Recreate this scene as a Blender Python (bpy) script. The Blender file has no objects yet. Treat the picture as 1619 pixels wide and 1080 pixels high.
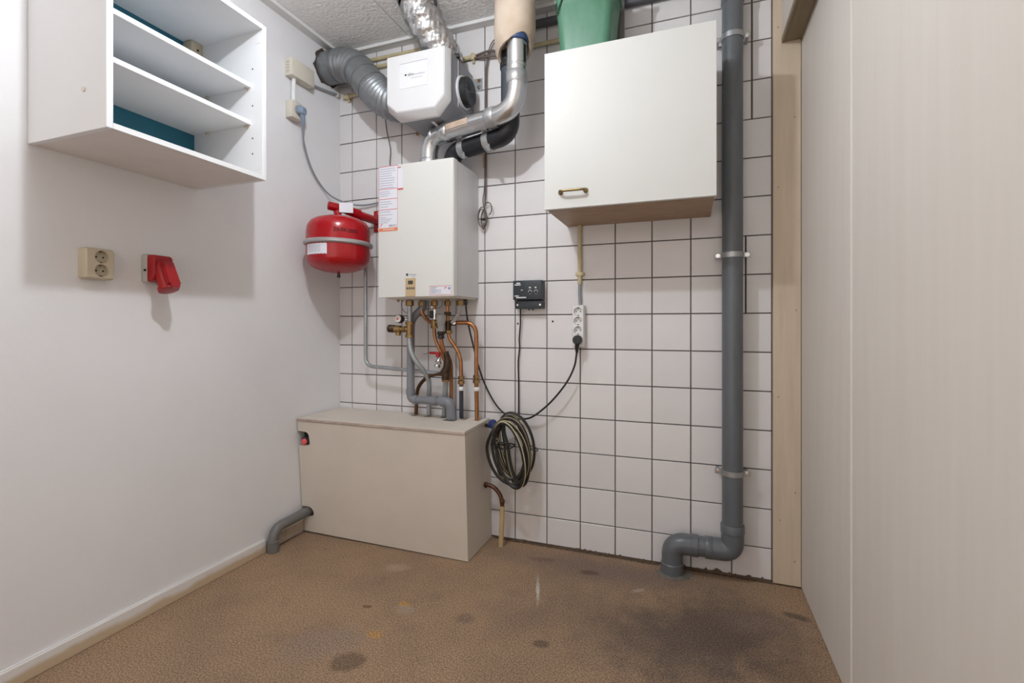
import bpy, bmesh, math, random
from mathutils import Vector, Matrix
random.seed(7)
D = bpy.data
SC = bpy.context.scene
COL = SC.collection
PI = math.pi

# ---------------------------------------------------------------- camera
cam_d = D.cameras.new('camera')
cam = D.objects.new('camera', cam_d)
COL.objects.link(cam)
cam.location = (1.6677, -2.0996, 0.9951)
cam.rotation_euler = (PI / 2, 0, 0.3519)
cam_d.sensor_width = 36.0
cam_d.lens = 17.012
cam_d.shift_y = -0.01636
cam_d.clip_start = 0.02
SC.camera = cam

# ---------------------------------------------------------------- world and lamp
world = D.worlds.new('world')
SC.world = world
world.use_nodes = True
wbg = world.node_tree.nodes['Background']
wbg.inputs['Color'].default_value = (1.0, 0.92, 0.86, 1)
wbg.inputs['Strength'].default_value = 1.0

lamp_d = D.lights.new('ceiling_bulb_light', 'POINT')
lamp_d.energy = 24
lamp_d.color = (0.88, 0.94, 1.0)
lamp_d.shadow_soft_size = 0.022
lamp = D.objects.new('ceiling_bulb_light', lamp_d)
lamp.location = (0.90, -1.27, 2.26)
COL.objects.link(lamp)

vs = SC.view_settings
vs.view_transform = 'Standard'
vs.look = 'None'
vs.exposure = 0.36
vs.gamma = 1.0
vs.use_curve_mapping = False

# ---------------------------------------------------------------- materials
def new_mat(name):
    m = D.materials.new(name)
    m.use_nodes = True
    nt = m.node_tree
    b = nt.nodes['Principled BSDF']
    return m, nt, b

def M(name, color, rough=0.5, metal=0.0, var=0.0, vscale=6.0, bump=0.0, bscale=60.0,
      stretch=None, color2=None, spec=0.5, trans=0.0, coord='Object', detail=4.0, rnd=0.0, bdist=0.004):
    m, nt, b = new_mat(name)
    N, L = nt.nodes, nt.links
    b.inputs['Base Color'].default_value = (*color, 1)
    b.inputs['Roughness'].default_value = rough
    b.inputs['Metallic'].default_value = metal
    b.inputs['Specular IOR Level'].default_value = spec
    if trans:
        b.inputs['Transmission Weight'].default_value = trans
    tc = N.new('ShaderNodeTexCoord')
    src = tc.outputs[coord]
    if stretch:
        mp = N.new('ShaderNodeMapping')
        mp.inputs['Scale'].default_value = stretch
        L.new(src, mp.inputs['Vector'])
        src = mp.outputs['Vector']
    if var > 0:
        no = N.new('ShaderNodeTexNoise')
        no.inputs['Scale'].default_value = vscale
        no.inputs['Detail'].default_value = detail
        no.inputs['Roughness'].default_value = 0.6
        L.new(src, no.inputs['Vector'])
        mr = N.new('ShaderNodeMapRange')
        mr.inputs[1].default_value = 0.3
        mr.inputs[2].default_value = 0.7
        L.new(no.outputs['Fac'], mr.inputs[0])
        mx = N.new('ShaderNodeMix')
        mx.data_type = 'RGBA'
        c2 = color2 if color2 else tuple(max(0, c * (1 - var)) for c in color)
        mx.inputs[6].default_value = (*color, 1)
        mx.inputs[7].default_value = (*c2, 1)
        if color2:
            mu = N.new('ShaderNodeMath'); mu.operation = 'MULTIPLY'
            mu.inputs[1].default_value = var
            L.new(mr.outputs[0], mu.inputs[0])
            L.new(mu.outputs[0], mx.inputs[0])
        else:
            L.new(mr.outputs[0], mx.inputs[0])
        out = mx.outputs[2]
        if rnd > 0:
            oi = N.new('ShaderNodeObjectInfo')
            hs = N.new('ShaderNodeHueSaturation')
            r2 = N.new('ShaderNodeMapRange')
            r2.inputs[3].default_value = 1 - rnd
            r2.inputs[4].default_value = 1 + rnd * 0.4
            L.new(oi.outputs['Random'], r2.inputs[0])
            L.new(r2.outputs[0], hs.inputs['Value'])
            L.new(out, hs.inputs['Color'])
            out = hs.outputs['Color']
        L.new(out, b.inputs['Base Color'])
    if bump > 0:
        nb = N.new('ShaderNodeTexNoise')
        nb.inputs['Scale'].default_value = bscale
        nb.inputs['Detail'].default_value = 3
        L.new(src, nb.inputs['Vector'])
        bp = N.new('ShaderNodeBump')
        bp.inputs['Strength'].default_value = bump
        bp.inputs['Distance'].default_value = bdist
        L.new(nb.outputs['Fac'], bp.inputs['Height'])
        L.new(bp.outputs['Normal'], b.inputs['Normal'])
    return m

plaster = M('white_plaster', (0.80, 0.79, 0.80), 0.75, var=0.05, vscale=2.5, bump=0.22, bscale=22, bdist=0.006)
ceil_m = M('textured_ceiling', (0.88, 0.865, 0.85), 0.9, var=0.06, vscale=9, bump=0.9, bscale=75, bdist=0.008)
white_trim = M('white_trim_paint', (0.78, 0.77, 0.76), 0.45, var=0.06, vscale=12)
def two_tone():
    m, nt, b = new_mat('worn_skirting_paint')
    N, L = nt.nodes, nt.links
    tc = N.new('ShaderNodeTexCoord'); sp = N.new('ShaderNodeSeparateXYZ'); L.new(tc.outputs['Object'], sp.inputs[0])
    no = N.new('ShaderNodeTexNoise'); no.inputs['Scale'].default_value = 9; no.inputs['Detail'].default_value = 5
    L.new(tc.outputs['Object'], no.inputs['Vector'])
    ma = N.new('ShaderNodeMath'); ma.operation = 'MULTIPLY_ADD'; ma.inputs[1].default_value = -.05
    L.new(no.outputs['Fac'], ma.inputs[0]); L.new(sp.outputs['Z'], ma.inputs[2])
    mr = N.new('ShaderNodeMapRange'); mr.inputs[1].default_value = -.004; mr.inputs[2].default_value = .012
    L.new(ma.outputs[0], mr.inputs[0])
    mx = N.new('ShaderNodeMix'); mx.data_type = 'RGBA'
    mx.inputs[6].default_value = (.56, .44, .30, 1); mx.inputs[7].default_value = (.74, .72, .70, 1)
    L.new(mr.outputs[0], mx.inputs[0]); L.new(mx.outputs[2], b.inputs['Base Color'])
    b.inputs['Roughness'].default_value = .5
    return m
skirt_m = two_tone()
dirty_tile = M('dirty_beige_tile', (0.52, 0.46, 0.37), 0.5, var=0.8, vscale=22, color2=(0.30, 0.24, 0.18))
grout_m = M('dark_grout', (0.12, 0.10, 0.095), 0.9, var=0.3, vscale=30)
tile_m = M('white_glazed_tile', (0.76, 0.735, 0.735), 0.22, var=0.05, vscale=7, rnd=0.05, spec=0.4)
cream_panel = M('cream_wall_panel', (0.70, 0.655, 0.605), 0.5, var=0.8, vscale=3.0, stretch=(1, 7, 0.5), color2=(0.66, 0.605, 0.545), spec=0.35)
post_m = M('beige_painted_wood', (0.64, 0.525, 0.40), 0.5, var=0.12, vscale=5, stretch=(8, 8, 0.6))
beam_under = M('brown_beam_underside', (0.27, 0.21, 0.13), 0.55, var=0.3, vscale=8, stretch=(9, 0.8, 1))
joint_white = M('white_joint_strip', (0.80, 0.77, 0.72), 0.4)
white_lam = M('white_laminate', (0.78, 0.78, 0.79), 0.38, var=0.03, vscale=5)
shaded_lam = M('shaded_white_laminate', (0.74, 0.70, 0.67), 0.5, var=0.08, vscale=8)  # white laminate tinted beige, the underside's shadow put into its colour
teal_m = M('teal_hardboard', (0.016, 0.145, 0.215), 0.55, var=0.15, vscale=8)
door_m = M('cream_white_door', (0.66, 0.655, 0.63), 0.45, var=0.03, vscale=4, bump=0.02, bscale=9, spec=0.28)
woodm = M('brown_veneer', (0.42, 0.27, 0.16), 0.5, var=0.35, vscale=7, stretch=(1.2, 12, 12))
brass_dark = M('aged_brass', (0.34, 0.25, 0.12), 0.35, metal=1.0, var=0.35, vscale=30)
box_m = M('painted_plywood', (0.67, 0.605, 0.53), 0.55, var=0.7, vscale=4, color2=(0.60, 0.545, 0.47), bump=0.10, bscale=120)
ply_edge = M('plywood_edge', (0.52, 0.42, 0.36), 0.7, var=0.3, vscale=20)
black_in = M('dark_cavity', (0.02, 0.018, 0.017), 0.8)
boiler_m = M('boiler_enamel', (0.70, 0.695, 0.665), 0.28, var=0.02, vscale=4)
boiler_side = M('boiler_side_enamel', (0.66, 0.655, 0.655), 0.25, var=0.06, vscale=9)
panel_gold = M('gold_control_panel', (0.56, 0.42, 0.24), 0.4, var=0.1, vscale=20)
lcd_m = M('lcd_screen', (0.06, 0.055, 0.05), 0.2)
black_pl = M('black_plastic', (0.018, 0.018, 0.02), 0.4)
anth = M('anthracite_plastic', (0.028, 0.036, 0.045), 0.42, var=0.15, vscale=20)
paper_m = M('white_label', (0.74, 0.74, 0.80), 0.5)
pale_print = M('grey_print', (0.28, 0.28, 0.36), 0.6)
ink_m = M('dark_print', (0.02, 0.02, 0.025), 0.7, spec=0.15)
white_print = M('white_print', (0.75, 0.75, 0.75), 0.5)
red_print = M('red_print', (0.62, 0.10, 0.11), 0.5)
orange_print = M('orange_print', (0.75, 0.22, 0.09), 0.5)
blue_print = M('blue_print', (0.20, 0.25, 0.42), 0.5)
red_enamel = M('red_enamel', (0.42, 0.002, 0.008), 0.22, var=0.15, vscale=6, spec=0.6)
red_pl = M('red_plastic', (0.36, 0.006, 0.010), 0.35, var=0.15, vscale=14)
red_knob = M('red_button', (0.72, 0.10, 0.11), 0.4)
clampgrey = M('zinc_clamp_ring', (0.46, 0.45, 0.45), 0.42, metal=0.4, var=0.15, vscale=30)
galv = M('galvanised_duct', (0.30, 0.325, 0.345), 0.42, metal=0.65, var=0.6, vscale=16, color2=(0.21, 0.20, 0.20))
foil = M('aluminium_foil', (0.70, 0.69, 0.69), 0.28, metal=0.92, var=0.35, vscale=22, bump=0.7, bscale=45, bdist=0.006)
alum = M('aluminium_flue', (0.66, 0.66, 0.665), 0.27, metal=0.95, var=0.14, vscale=14, bump=0.03, bscale=20)
tape = M('silver_tape', (0.50, 0.50, 0.50), 0.38, metal=0.7, var=0.3, vscale=30, bump=0.35, bscale=60)
oldtape = M('aged_paper_tape', (0.60, 0.45, 0.34), 0.6, var=0.35, vscale=25)
insul = M('beige_insulation', (0.60, 0.50, 0.41), 0.85, var=0.8, vscale=9, color2=(0.46, 0.34, 0.24), bump=0.25, bscale=30)
blue_seal = M('blue_seal', (0.03, 0.06, 0.16), 0.4)
black_pipe = M('black_plastic_pipe', (0.010, 0.011, 0.014), 0.38, var=0.3, vscale=20)
slate_pipe = M('slate_pipe', (0.045, 0.055, 0.07), 0.45)
vent_white = M('vent_white_plastic', (0.69, 0.685, 0.69), 0.4, var=0.03, vscale=6)
vent_grey = M('vent_grey_plastic', (0.27, 0.275, 0.30), 0.45, var=0.1, vscale=8)
pvc = M('grey_pvc', (0.125, 0.137, 0.15), 0.33, var=0.16, vscale=7, stretch=(5, 5, 1))
pvc_w = M('weathered_pvc', (0.17, 0.165, 0.16), 0.36, var=0.15, vscale=12)
pvc_l = M('light_grey_pvc', (0.21, 0.22, 0.245), 0.36, var=0.12, vscale=10)
zinc = M('zinc_pipe', (0.42, 0.45, 0.465), 0.34, metal=0.55, var=0.2, vscale=30)
copper = M('copper_pipe', (0.46, 0.215, 0.095), 0.34, metal=0.85, var=0.55, vscale=22, color2=(0.22, 0.09, 0.045))
copper_dk = M('dark_copper', (0.16, 0.075, 0.04), 0.45, metal=0.7, var=0.3, vscale=25)
brass = M('brass_fitting', (0.36, 0.235, 0.10), 0.38, metal=0.85, var=0.5, vscale=45, color2=(0.18, 0.10, 0.05))
bronze_dk = M('dark_bronze', (0.08, 0.05, 0.03), 0.42, metal=0.6, var=0.4, vscale=50)
chrome = M('chrome', (0.72, 0.72, 0.72), 0.15, metal=1.0)
steel = M('steel_bracket', (0.45, 0.46, 0.47), 0.38, metal=0.8, var=0.2, vscale=30)
clear_m = M('cloudy_clear_plastic', (0.62, 0.61, 0.60), 0.2, trans=0.55)
gauge_face = M('gauge_face', (0.72, 0.70, 0.68), 0.4)
cable_grey = M('grey_cable', (0.27, 0.29, 0.32), 0.5)
cable_black = M('black_cable', (0.014, 0.014, 0.015), 0.45)
cable_brown = M('brown_wire', (0.14, 0.10, 0.085), 0.55)
conduit_m = M('yellowed_conduit', (0.60, 0.51, 0.31), 0.45, var=0.2, vscale=15)
cream_pl = M('cream_plastic', (0.68, 0.63, 0.54), 0.4, var=0.06, vscale=10)
ivory_pl = M('ivory_outlet_plastic', (0.58, 0.50, 0.37), 0.4, var=0.1, vscale=12)
recess_m = M('outlet_recess_plastic', (0.48, 0.42, 0.31), 0.45)
white_pl = M('white_plastic', (0.76, 0.76, 0.75), 0.38)
plug_blue = M('blue_grey_plug', (0.21, 0.27, 0.36), 0.4)
grey_base = M('grey_socket_base', (0.46, 0.44, 0.42), 0.5)
green_pl = M('green_plastic', (0.055, 0.175, 0.10), 0.42, var=0.7, vscale=9, color2=(0.115, 0.26, 0.175), stretch=(2, 2, 0.7))
green_dk = M('dark_green_wire', (0.02, 0.06, 0.035), 0.4)
strip_metal = M('grey_brown_metal', (0.26, 0.24, 0.22), 0.4, metal=0.5, var=0.3, vscale=10, stretch=(8, 8, .5))
dark_duct = M('dark_grey_pipe', (0.085, 0.085, 0.10), 0.5, var=0.15, vscale=12)
yellow_m = M('pale_yellow_stripe', (0.62, 0.53, 0.28), 0.5)
blue_knob = M('blue_plastic', (0.012, 0.03, 0.14), 0.3)
sleeve_m = M('pale_wood_coloured_sleeve', (0.60, 0.43, 0.23), 0.55, var=0.2, vscale=12)
cement = M('cement_smear', (0.17, 0.15, 0.13), 0.85, var=0.3, vscale=40)
hole_m = M('hole_black', (0.015, 0.013, 0.012), 0.7)
nail_m = M('nail_filler', (0.42, 0.33, 0.24), 0.6)

# the floor: speckled brown carpet with its stains
def floor_material():
    m, nt, b = new_mat('brown_stained_carpet')
    N, L = nt.nodes, nt.links
    tc = N.new('ShaderNodeTexCoord')
    P = tc.outputs['Object']
    def noise(scale, detail=3, rough=0.6):
        n = N.new('ShaderNodeTexNoise')
        n.inputs['Scale'].default_value = scale
        n.inputs['Detail'].default_value = detail
        n.inputs['Roughness'].default_value = rough
        L.new(P, n.inputs['Vector'])
        return n
    def mix(fac, a, c):
        x = N.new('ShaderNodeMix'); x.data_type = 'RGBA'
        if isinstance(fac, float): x.inputs[0].default_value = fac
        else: L.new(fac, x.inputs[0])
        for i, v in ((6, a), (7, c)):
            if isinstance(v, tuple): x.inputs[i].default_value = (*v, 1)
            else: L.new(v, x.inputs[i])
        return x.outputs[2]
    def mr(v, a, c, o0=0.0, o1=1.0):
        x = N.new('ShaderNodeMapRange'); x.interpolation_type = 'SMOOTHSTEP'
        for i, q in ((1, a), (2, c), (3, o0), (4, o1)): x.inputs[i].default_value = q
        L.new(v, x.inputs[0]); return x.outputs[0]
    grain = noise(200, 3, 0.85)
    big = noise(2.3, 4)
    mid = noise(7, 5, 0.7)
    wob = noise(14, 4)
    c = mix(mr(big.outputs['Fac'], .35, .68), (0.345, 0.230, 0.145), (0.275, 0.188, 0.125))
    c = mix(mr(mid.outputs['Fac'], .5, .8, 0, .55), c, (0.20, 0.14, 0.105))
    stains = [  # x, y, half length, half width, angle, colour, strength, softness
        (1.74, -0.42, .32, .27, .4, (0.095, 0.072, 0.062), .85, .85),
        (1.52, -0.52, .36, .24, -.3, (0.13, 0.098, 0.08), .7, .95),
        (1.90, -.30, .18, .10, .2, (0.203, 0.145, 0.123), .4, .7),
        (1.35, -.13, .55, .13, .0, (0.185, 0.135, 0.115), .7, .9),
        (0.718, -0.922, .062, .05, .3, (0.145, 0.099, 0.065), .75, .35),
        (0.60, -0.88, .16, .10, .5, (0.270, 0.203, 0.162), .55, .8),
        (0.953, -0.616, .042, .034, .2, (0.174, 0.123, 0.094), .6, .5),
        (0.715, -0.612, .034, .02, .1, (0.486, 0.257, 0.068), .7, .6),
        (0.735, -0.64, .05, .03, .1, (0.405, 0.324, 0.257), .45, .7),
        (0.717, -0.792, .032, .022, .0, (0.459, 0.243, 0.068), .65, .6),
        (1.232, -0.652, .03, .02, .1, (0.131, 0.094, 0.065), .75, .4),
        (1.285, -0.170, .045, .022, .2, (0.123, 0.080, 0.058), .75, .5),
        (2.003, -0.215, .05, .022, -.2, (0.109, 0.087, 0.065), .75, .6),
        (1.14, -0.55, .16, .07, .9, (0.189, 0.131, 0.102), .4, .8),
        (0.545, -.40, .06, .035, .3, (0.486, 0.365, 0.270), .4, .7),
        (1.489, -0.235, .03, .012, .6, (0.446, 0.378, 0.311), .6, .6),
        (0.598, -0.672, .022, .012, .3, (0.145, 0.072, 0.043), .7, .4),
        (1.95, -.56, .10, .10, .2, (0.145, 0.102, 0.072), .45, .7),
        (1.08, -.13, .06, .025, .2, (0.174, 0.102, 0.080), .55, .6),
        (1.132, -0.36, .105, .009, -1.27, (0.560, 0.520, 0.470), .8, .7),
        (0.2, -1.1, .25, .12, .6, (0.275, 0.189, 0.131), .3, .8),
    ]
    for (x, y, rx, ry, a, colr, st, soft) in stains:
        mp = N.new('ShaderNodeMapping'); mp.vector_type = 'TEXTURE'
        mp.inputs['Location'].default_value = (x, y, 0)
        mp.inputs['Rotation'].default_value = (0, 0, a)
        mp.inputs['Scale'].default_value = (rx, ry, 1)
        L.new(P, mp.inputs['Vector'])
        ln = N.new('ShaderNodeVectorMath'); ln.operation = 'LENGTH'
        L.new(mp.outputs[0], ln.inputs[0])
        ad = N.new('ShaderNodeMath'); ad.operation = 'MULTIPLY_ADD'
        L.new(wob.outputs['Fac'], ad.inputs[0]); ad.inputs[1].default_value = 1.1
        L.new(ln.outputs['Value'], ad.inputs[2])
        f = mr(ad.outputs[0], 1.55 - soft, 1.55 + soft * .25, st, 0.0)
        c = mix(f, c, colr)
    g = mr(grain.outputs['Fac'], .36, .64, .5, 1.45)
    mu = N.new('ShaderNodeVectorMath'); mu.operation = 'SCALE'
    L.new(c, mu.inputs[0]); L.new(g, mu.inputs['Scale'])
    L.new(mu.outputs[0], b.inputs['Base Color'])
    b.inputs['Roughness'].default_value = 0.95
    b.inputs['Specular IOR Level'].default_value = 0.15
    bp = N.new('ShaderNodeBump'); bp.inputs['Strength'].default_value = .12
    bp.inputs['Distance'].default_value = .004
    L.new(grain.outputs['Fac'], bp.inputs['Height'])
    L.new(bp.outputs[0], b.inputs['Normal'])
    return m
floor_m = floor_material()

# ---------------------------------------------------------------- mesh helpers
ORG = {}
def V(*a): return Vector(a if len(a) > 1 else a[0])

def link(name, bm, mat, loc, smooth):
    bmesh.ops.recalc_face_normals(bm, faces=bm.faces[:])
    me = D.meshes.new(name)
    bmesh.ops.translate(bm, verts=bm.verts[:], vec=-V(loc))
    bm.to_mesh(me); bm.free()
    if isinstance(mat, (list, tuple)):
        for q in mat: me.materials.append(q)
    else:
        me.materials.append(mat)
    if smooth:
        me.polygons.foreach_set('use_smooth', [True] * len(me.polygons))
        try: me.set_sharp_from_angle(angle=math.radians(38))
        except Exception: pass
    o = D.objects.new(name, me)
    COL.objects.link(o)
    return o

def tag(o, label, cat, group=None):
    o['label'] = label; o['category'] = cat
    if group: o['group'] = group
    return o

def thing(name, label, cat, loc, group=None):
    o = D.objects.new(name, None)
    o.empty_display_size = 0.05
    COL.objects.link(o); o.location = loc
    ORG[o] = V(loc)
    return tag(o, label, cat, group)

def part(name, bm, mat, parent, smooth=True, label=None):
    o = link(name, bm, mat, ORG[parent], smooth)
    o.parent = parent
    ORG[o] = ORG[parent]
    if label: o['label'] = label
    return o

def solo(name, bm, mat, label, cat, loc, smooth=True, group=None):
    o = link(name, bm, mat, loc, smooth)
    o.location = loc
    ORG[o] = V(loc)
    return tag(o, label, cat, group)

def struct(name, bm, mat, loc=(0, 0, 0), smooth=False):
    o = link(name, bm, mat, loc, smooth)
    o.location = loc
    ORG[o] = V(loc)
    o['kind'] = 'structure'
    return o

def B(): return bmesh.new()

def box(bm, x0, x1, y0, y1, z0, z1, bev=0.0, seg=2):
    r = bmesh.ops.create_cube(bm, size=1.0)
    vs_ = r['verts']
    for v in vs_:
        v.co.x = x0 + (v.co.x + .5) * (x1 - x0)
        v.co.y = y0 + (v.co.y + .5) * (y1 - y0)
        v.co.z = z0 + (v.co.z + .5) * (z1 - z0)
    if bev > 0:
        es = list({e for v in vs_ for e in v.link_edges})
        bmesh.ops.bevel(bm, geom=es, offset=bev, segments=seg, profile=.5, affect='EDGES')
    return bm

def bx(*a, **k): return box(B(), *a, **k)

def frame(t):
    t = t.normalized()
    ref = V(0, 0, 1) if abs(t.z) < .9 else V(1, 0, 0)
    u = ref.cross(t).normalized()
    return u, t.cross(u).normalized()

def tube(bm, pts, r, seg=12, caps=True, stripe=None, rfun=None):
    pts = [V(p) for p in pts]
    n = len(pts)
    rings = []
    u = None
    for i, p in enumerate(pts):
        if i == 0: t = pts[1] - pts[0]
        elif i == n - 1: t = pts[-1] - pts[-2]
        else: t = (pts[i + 1] - pts[i]).normalized() + (pts[i] - pts[i - 1]).normalized()
        t.normalize()
        if u is None: u, w = frame(t)
        else:
            u = (u - t * u.dot(t)).normalized(); w = t.cross(u)
        rr = r[i] if isinstance(r, (list, tuple)) else r
        ring = []
        for k in range(seg):
            a = 2 * PI * k / seg
            q = rr if rfun is None else rr * rfun(i / (n - 1), a)
            ring.append(bm.verts.new(p + (u * math.cos(a) + w * math.sin(a)) * q))
        rings.append(ring)
    for i in range(n - 1):
        for k in range(seg):
            f = bm.faces.new((rings[i][k], rings[i][(k + 1) % seg], rings[i + 1][(k + 1) % seg], rings[i + 1][k]))
            if stripe and k in stripe: f.material_index = 1
    if caps:
        bm.faces.new(rings[0][::-1]); bm.faces.new(rings[-1])
    return bm

def cyl(bm, a, b, r, seg=20, r2=None):
    return tube(bm, [a, b], [r, r if r2 is None else r2], seg)

def fillet(pts, rad, n=7):
    pts = [V(p) for p in pts]
    out = [pts[0]]
    for i in range(1, len(pts) - 1):
        a, p, c = pts[i - 1], pts[i], pts[i + 1]
        d1 = (a - p); d2 = (c - p)
        rr = rad[i - 1] if isinstance(rad, (list, tuple)) else rad
        q = min(rr, d1.length * .49, d2.length * .49)
        s, e = p + d1.normalized() * q, p + d2.normalized() * q
        for k in range(n + 1):
            t = k / n
            out.append(s * (1 - t) ** 2 + p * 2 * t * (1 - t) + e * t * t)
    out.append(pts[-1])
    return out

def spline(pts, n=8):
    pts = [V(p) for p in pts]
    P = [pts[0] * 2 - pts[1]] + pts + [pts[-1] * 2 - pts[-2]]
    out = []
    for i in range(1, len(P) - 2):
        a, b, c, d = P[i - 1], P[i], P[i + 1], P[i + 2]
        for k in range(n):
            t = k / n
            out.append(.5 * ((2 * b) + (c - a) * t + (2 * a - 5 * b + 4 * c - d) * t * t + (3 * b - a - 3 * c + d) * t ** 3))
    out.append(pts[-1])
    return out

def lathe(bm, prof, base, axis=(0, 0, 1), seg=40):
    base = V(base); ax = V(axis).normalized()
    u, w = frame(ax)
    rings = []
    for r, h in prof:
        c = base + ax * h
        if r < 1e-6: rings.append([bm.verts.new(c)])
        else: rings.append([bm.verts.new(c + (u * math.cos(2 * PI * k / seg) + w * math.sin(2 * PI * k / seg)) * r) for k in range(seg)])
    for a, b in zip(rings, rings[1:]):
        for k in range(seg):
            k2 = (k + 1) % seg
            if len(a) == 1 and len(b) == 1: continue
            if len(a) == 1: bm.faces.new((a[0], b[k2], b[k]))
            elif len(b) == 1: bm.faces.new((a[k], a[k2], b[0]))
            else: bm.faces.new((a[k], a[k2], b[k2], b[k]))
    if len(rings[0]) > 1: bm.faces.new(rings[0][::-1])
    if len(rings[-1]) > 1: bm.faces.new(rings[-1])
    return bm

def loft(bm, loops, caps=True):
    rs = [[bm.verts.new(V(p)) for p in lp] for lp in loops]
    n = len(rs[0])
    for a, b in zip(rs, rs[1:]):
        for k in range(n):
            bm.faces.new((a[k], a[(k + 1) % n], b[(k + 1) % n], b[k]))
    if caps:
        bm.faces.new(rs[0][::-1]); bm.faces.new(rs[-1])
    return bm

def prism(bm, poly, ext):
    ext = V(ext)
    return loft(bm, [[V(p) for p in poly], [V(p) + ext for p in poly]])

def holed_face(bm, fn, u0, u1, v0, v1, cu, cv, r, depth, n=32):
    """a rectangle with a round recess; fn(u, v, d) gives the world point, d is depth into the body"""
    per = []; cir = []; low = []
    for k in range(n):
        a = 2 * PI * k / n + PI / 4
        c, s_ = math.cos(a), math.sin(a)
        m_ = max(abs(c), abs(s_))
        uu = cu + c / m_ * ((u1 - cu) if c > 0 else (cu - u0)); vv = cv + s_ / m_ * ((v1 - cv) if s_ > 0 else (cv - v0))
        per.append(bm.verts.new(fn(uu, vv, 0))); cir.append(bm.verts.new(fn(cu + r * c, cv + r * s_, 0)))
        low.append(bm.verts.new(fn(cu + r * .93 * c, cv + r * .93 * s_, depth)))
    for k in range(n):
        q = (k + 1) % n
        bm.faces.new((per[k], per[q], cir[q], cir[k])); bm.faces.new((cir[k], cir[q], low[q], low[k]))
    bm.faces.new(low)

def bolt(bm, base, axis, r=.006, h=.004):
    return lathe(bm, [(r * 1.5, 0), (r * 1.5, h * .3), (r, h * .3), (r, h), (0, h)], base, axis, 8)

def rrect(cx, cy, hx, hy, r, n=5):
    out = []
    for sx, sy, a0 in ((1, 1, 0), (-1, 1, PI / 2), (-1, -1, PI), (1, -1, 1.5 * PI)):
        for k in range(n + 1):
            a = a0 + PI / 2 * k / n
            out.append((cx + sx * (hx - r) + r * math.cos(a), cy + sy * (hy - r) + r * math.sin(a)))
    return out

def text_geo(bm, s, fn, size):
    """flat lettering; fn maps (u, v) in metres to a world point"""
    cu = D.curves.new('lettering', 'FONT'); cu.body = s; cu.size = size
    cu.resolution_u = 3
    ob = D.objects.new('lettering', cu); COL.objects.link(ob)
    dg = bpy.context.evaluated_depsgraph_get()
    me = ob.evaluated_get(dg).to_mesh()
    vs_ = [bm.verts.new(fn(v.co.x, v.co.y)) for v in me.vertices]
    for p in me.polygons:
        try: bm.faces.new([vs_[i] for i in p.vertices])
        except ValueError: pass
    ob.evaluated_get(dg).to_mesh_clear()
    D.objects.remove(ob); D.curves.remove(cu)
    return bm

def quad(bm, pts):
    bm.faces.new([bm.verts.new(V(p)) for p in pts]); return bm

# ---------------------------------------------------------------- setting
XL, XR, ZC, YF = -0.08, 2.063, 2.41, -3.3
struct('floor', bx(XL - .1, XR + .1, YF, .1, -.06, 0), floor_m)
wl = struct('wall_left', bx(XL - .1, XL, YF, .1, 0, 2.55), plaster)
wr = struct('wall_right', bx(XR + .012, XR + .1, YF, .1, 0, 2.55), post_m)
# right wall panels with a pale joint strip
for a, b in ((-.610, -.014), (-1.83, -.616), (-3.05, -1.836)):
    part('panel', bx(XR, XR + .013, a, b, .004, 2.55, bev=.001, seg=1), cream_panel, wr, False)
for y in (-.613, -1.833):
    part('joint_strip', bx(XR - .002, XR + .013, y - .0042, y + .0042, .004, 2.55), joint_white, wr, False)
# back wall: dark grout bed with proud glazed tiles
wb = struct('wall_back', bx(XL - .1, XR + .1, .005, .1, 0, 2.55), grout_m)
T = 0.152; G = 0.0042; R0 = 1.04
shared = {}
def tile(x0, x1, z0, z1):
    key = (round(x1 - x0, 4), round(z1 - z0, 4))
    w, h = key
    if key not in shared:
        bm = B()
        box(bm, -w / 2, w / 2, 0, .007, -h / 2, h / 2)
        es = [e for e in bm.edges if all(v.co.y < .001 for v in e.verts)]
        bmesh.ops.bevel(bm, geom=es, offset=.0016, segments=1, affect='EDGES')
        bmesh.ops.recalc_face_normals(bm, faces=bm.faces[:])
        me = D.meshes.new('tile'); bm.to_mesh(me); bm.free()
        me.materials.append(tile_m)
        shared[key] = me
    o = D.objects.new('tile', shared[key]); COL.objects.link(o)
    o.parent = wb
    o.location = ((x0 + x1) / 2, random.uniform(-.0005, .0005), (z0 + z1) / 2)
for r in range(-7, 9):
    z0 = max(R0 + r * T, .006) + G / 2; z1 = min(R0 + (r + 1) * T, 2.41) - G / 2
    for c in range(-1, 13):
        x0 = max(c * T, XL) + G / 2; x1 = min((c + 1) * T, 1.966) - G / 2
        if c == -1: x0 = XL
        if c == 12:
            cut = 1.896 if r >= 5 else (1.874 if r in (0, 1) else None)
            if cut:
                tile(x0, cut - .003, z0, z1); tile(cut + .003, x1, z0, z1); continue
        tile(x0, x1, z0, z1)
for (x, z) in ((1.092, 1.010), (0.926, 1.000)):
    part('drill_hole', lathe(B(), [(.0045, 0), (.0045, .001), (0, .001)], (x, -.0012, z), (0, -1, 0), 10), hole_m, wb)

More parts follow.
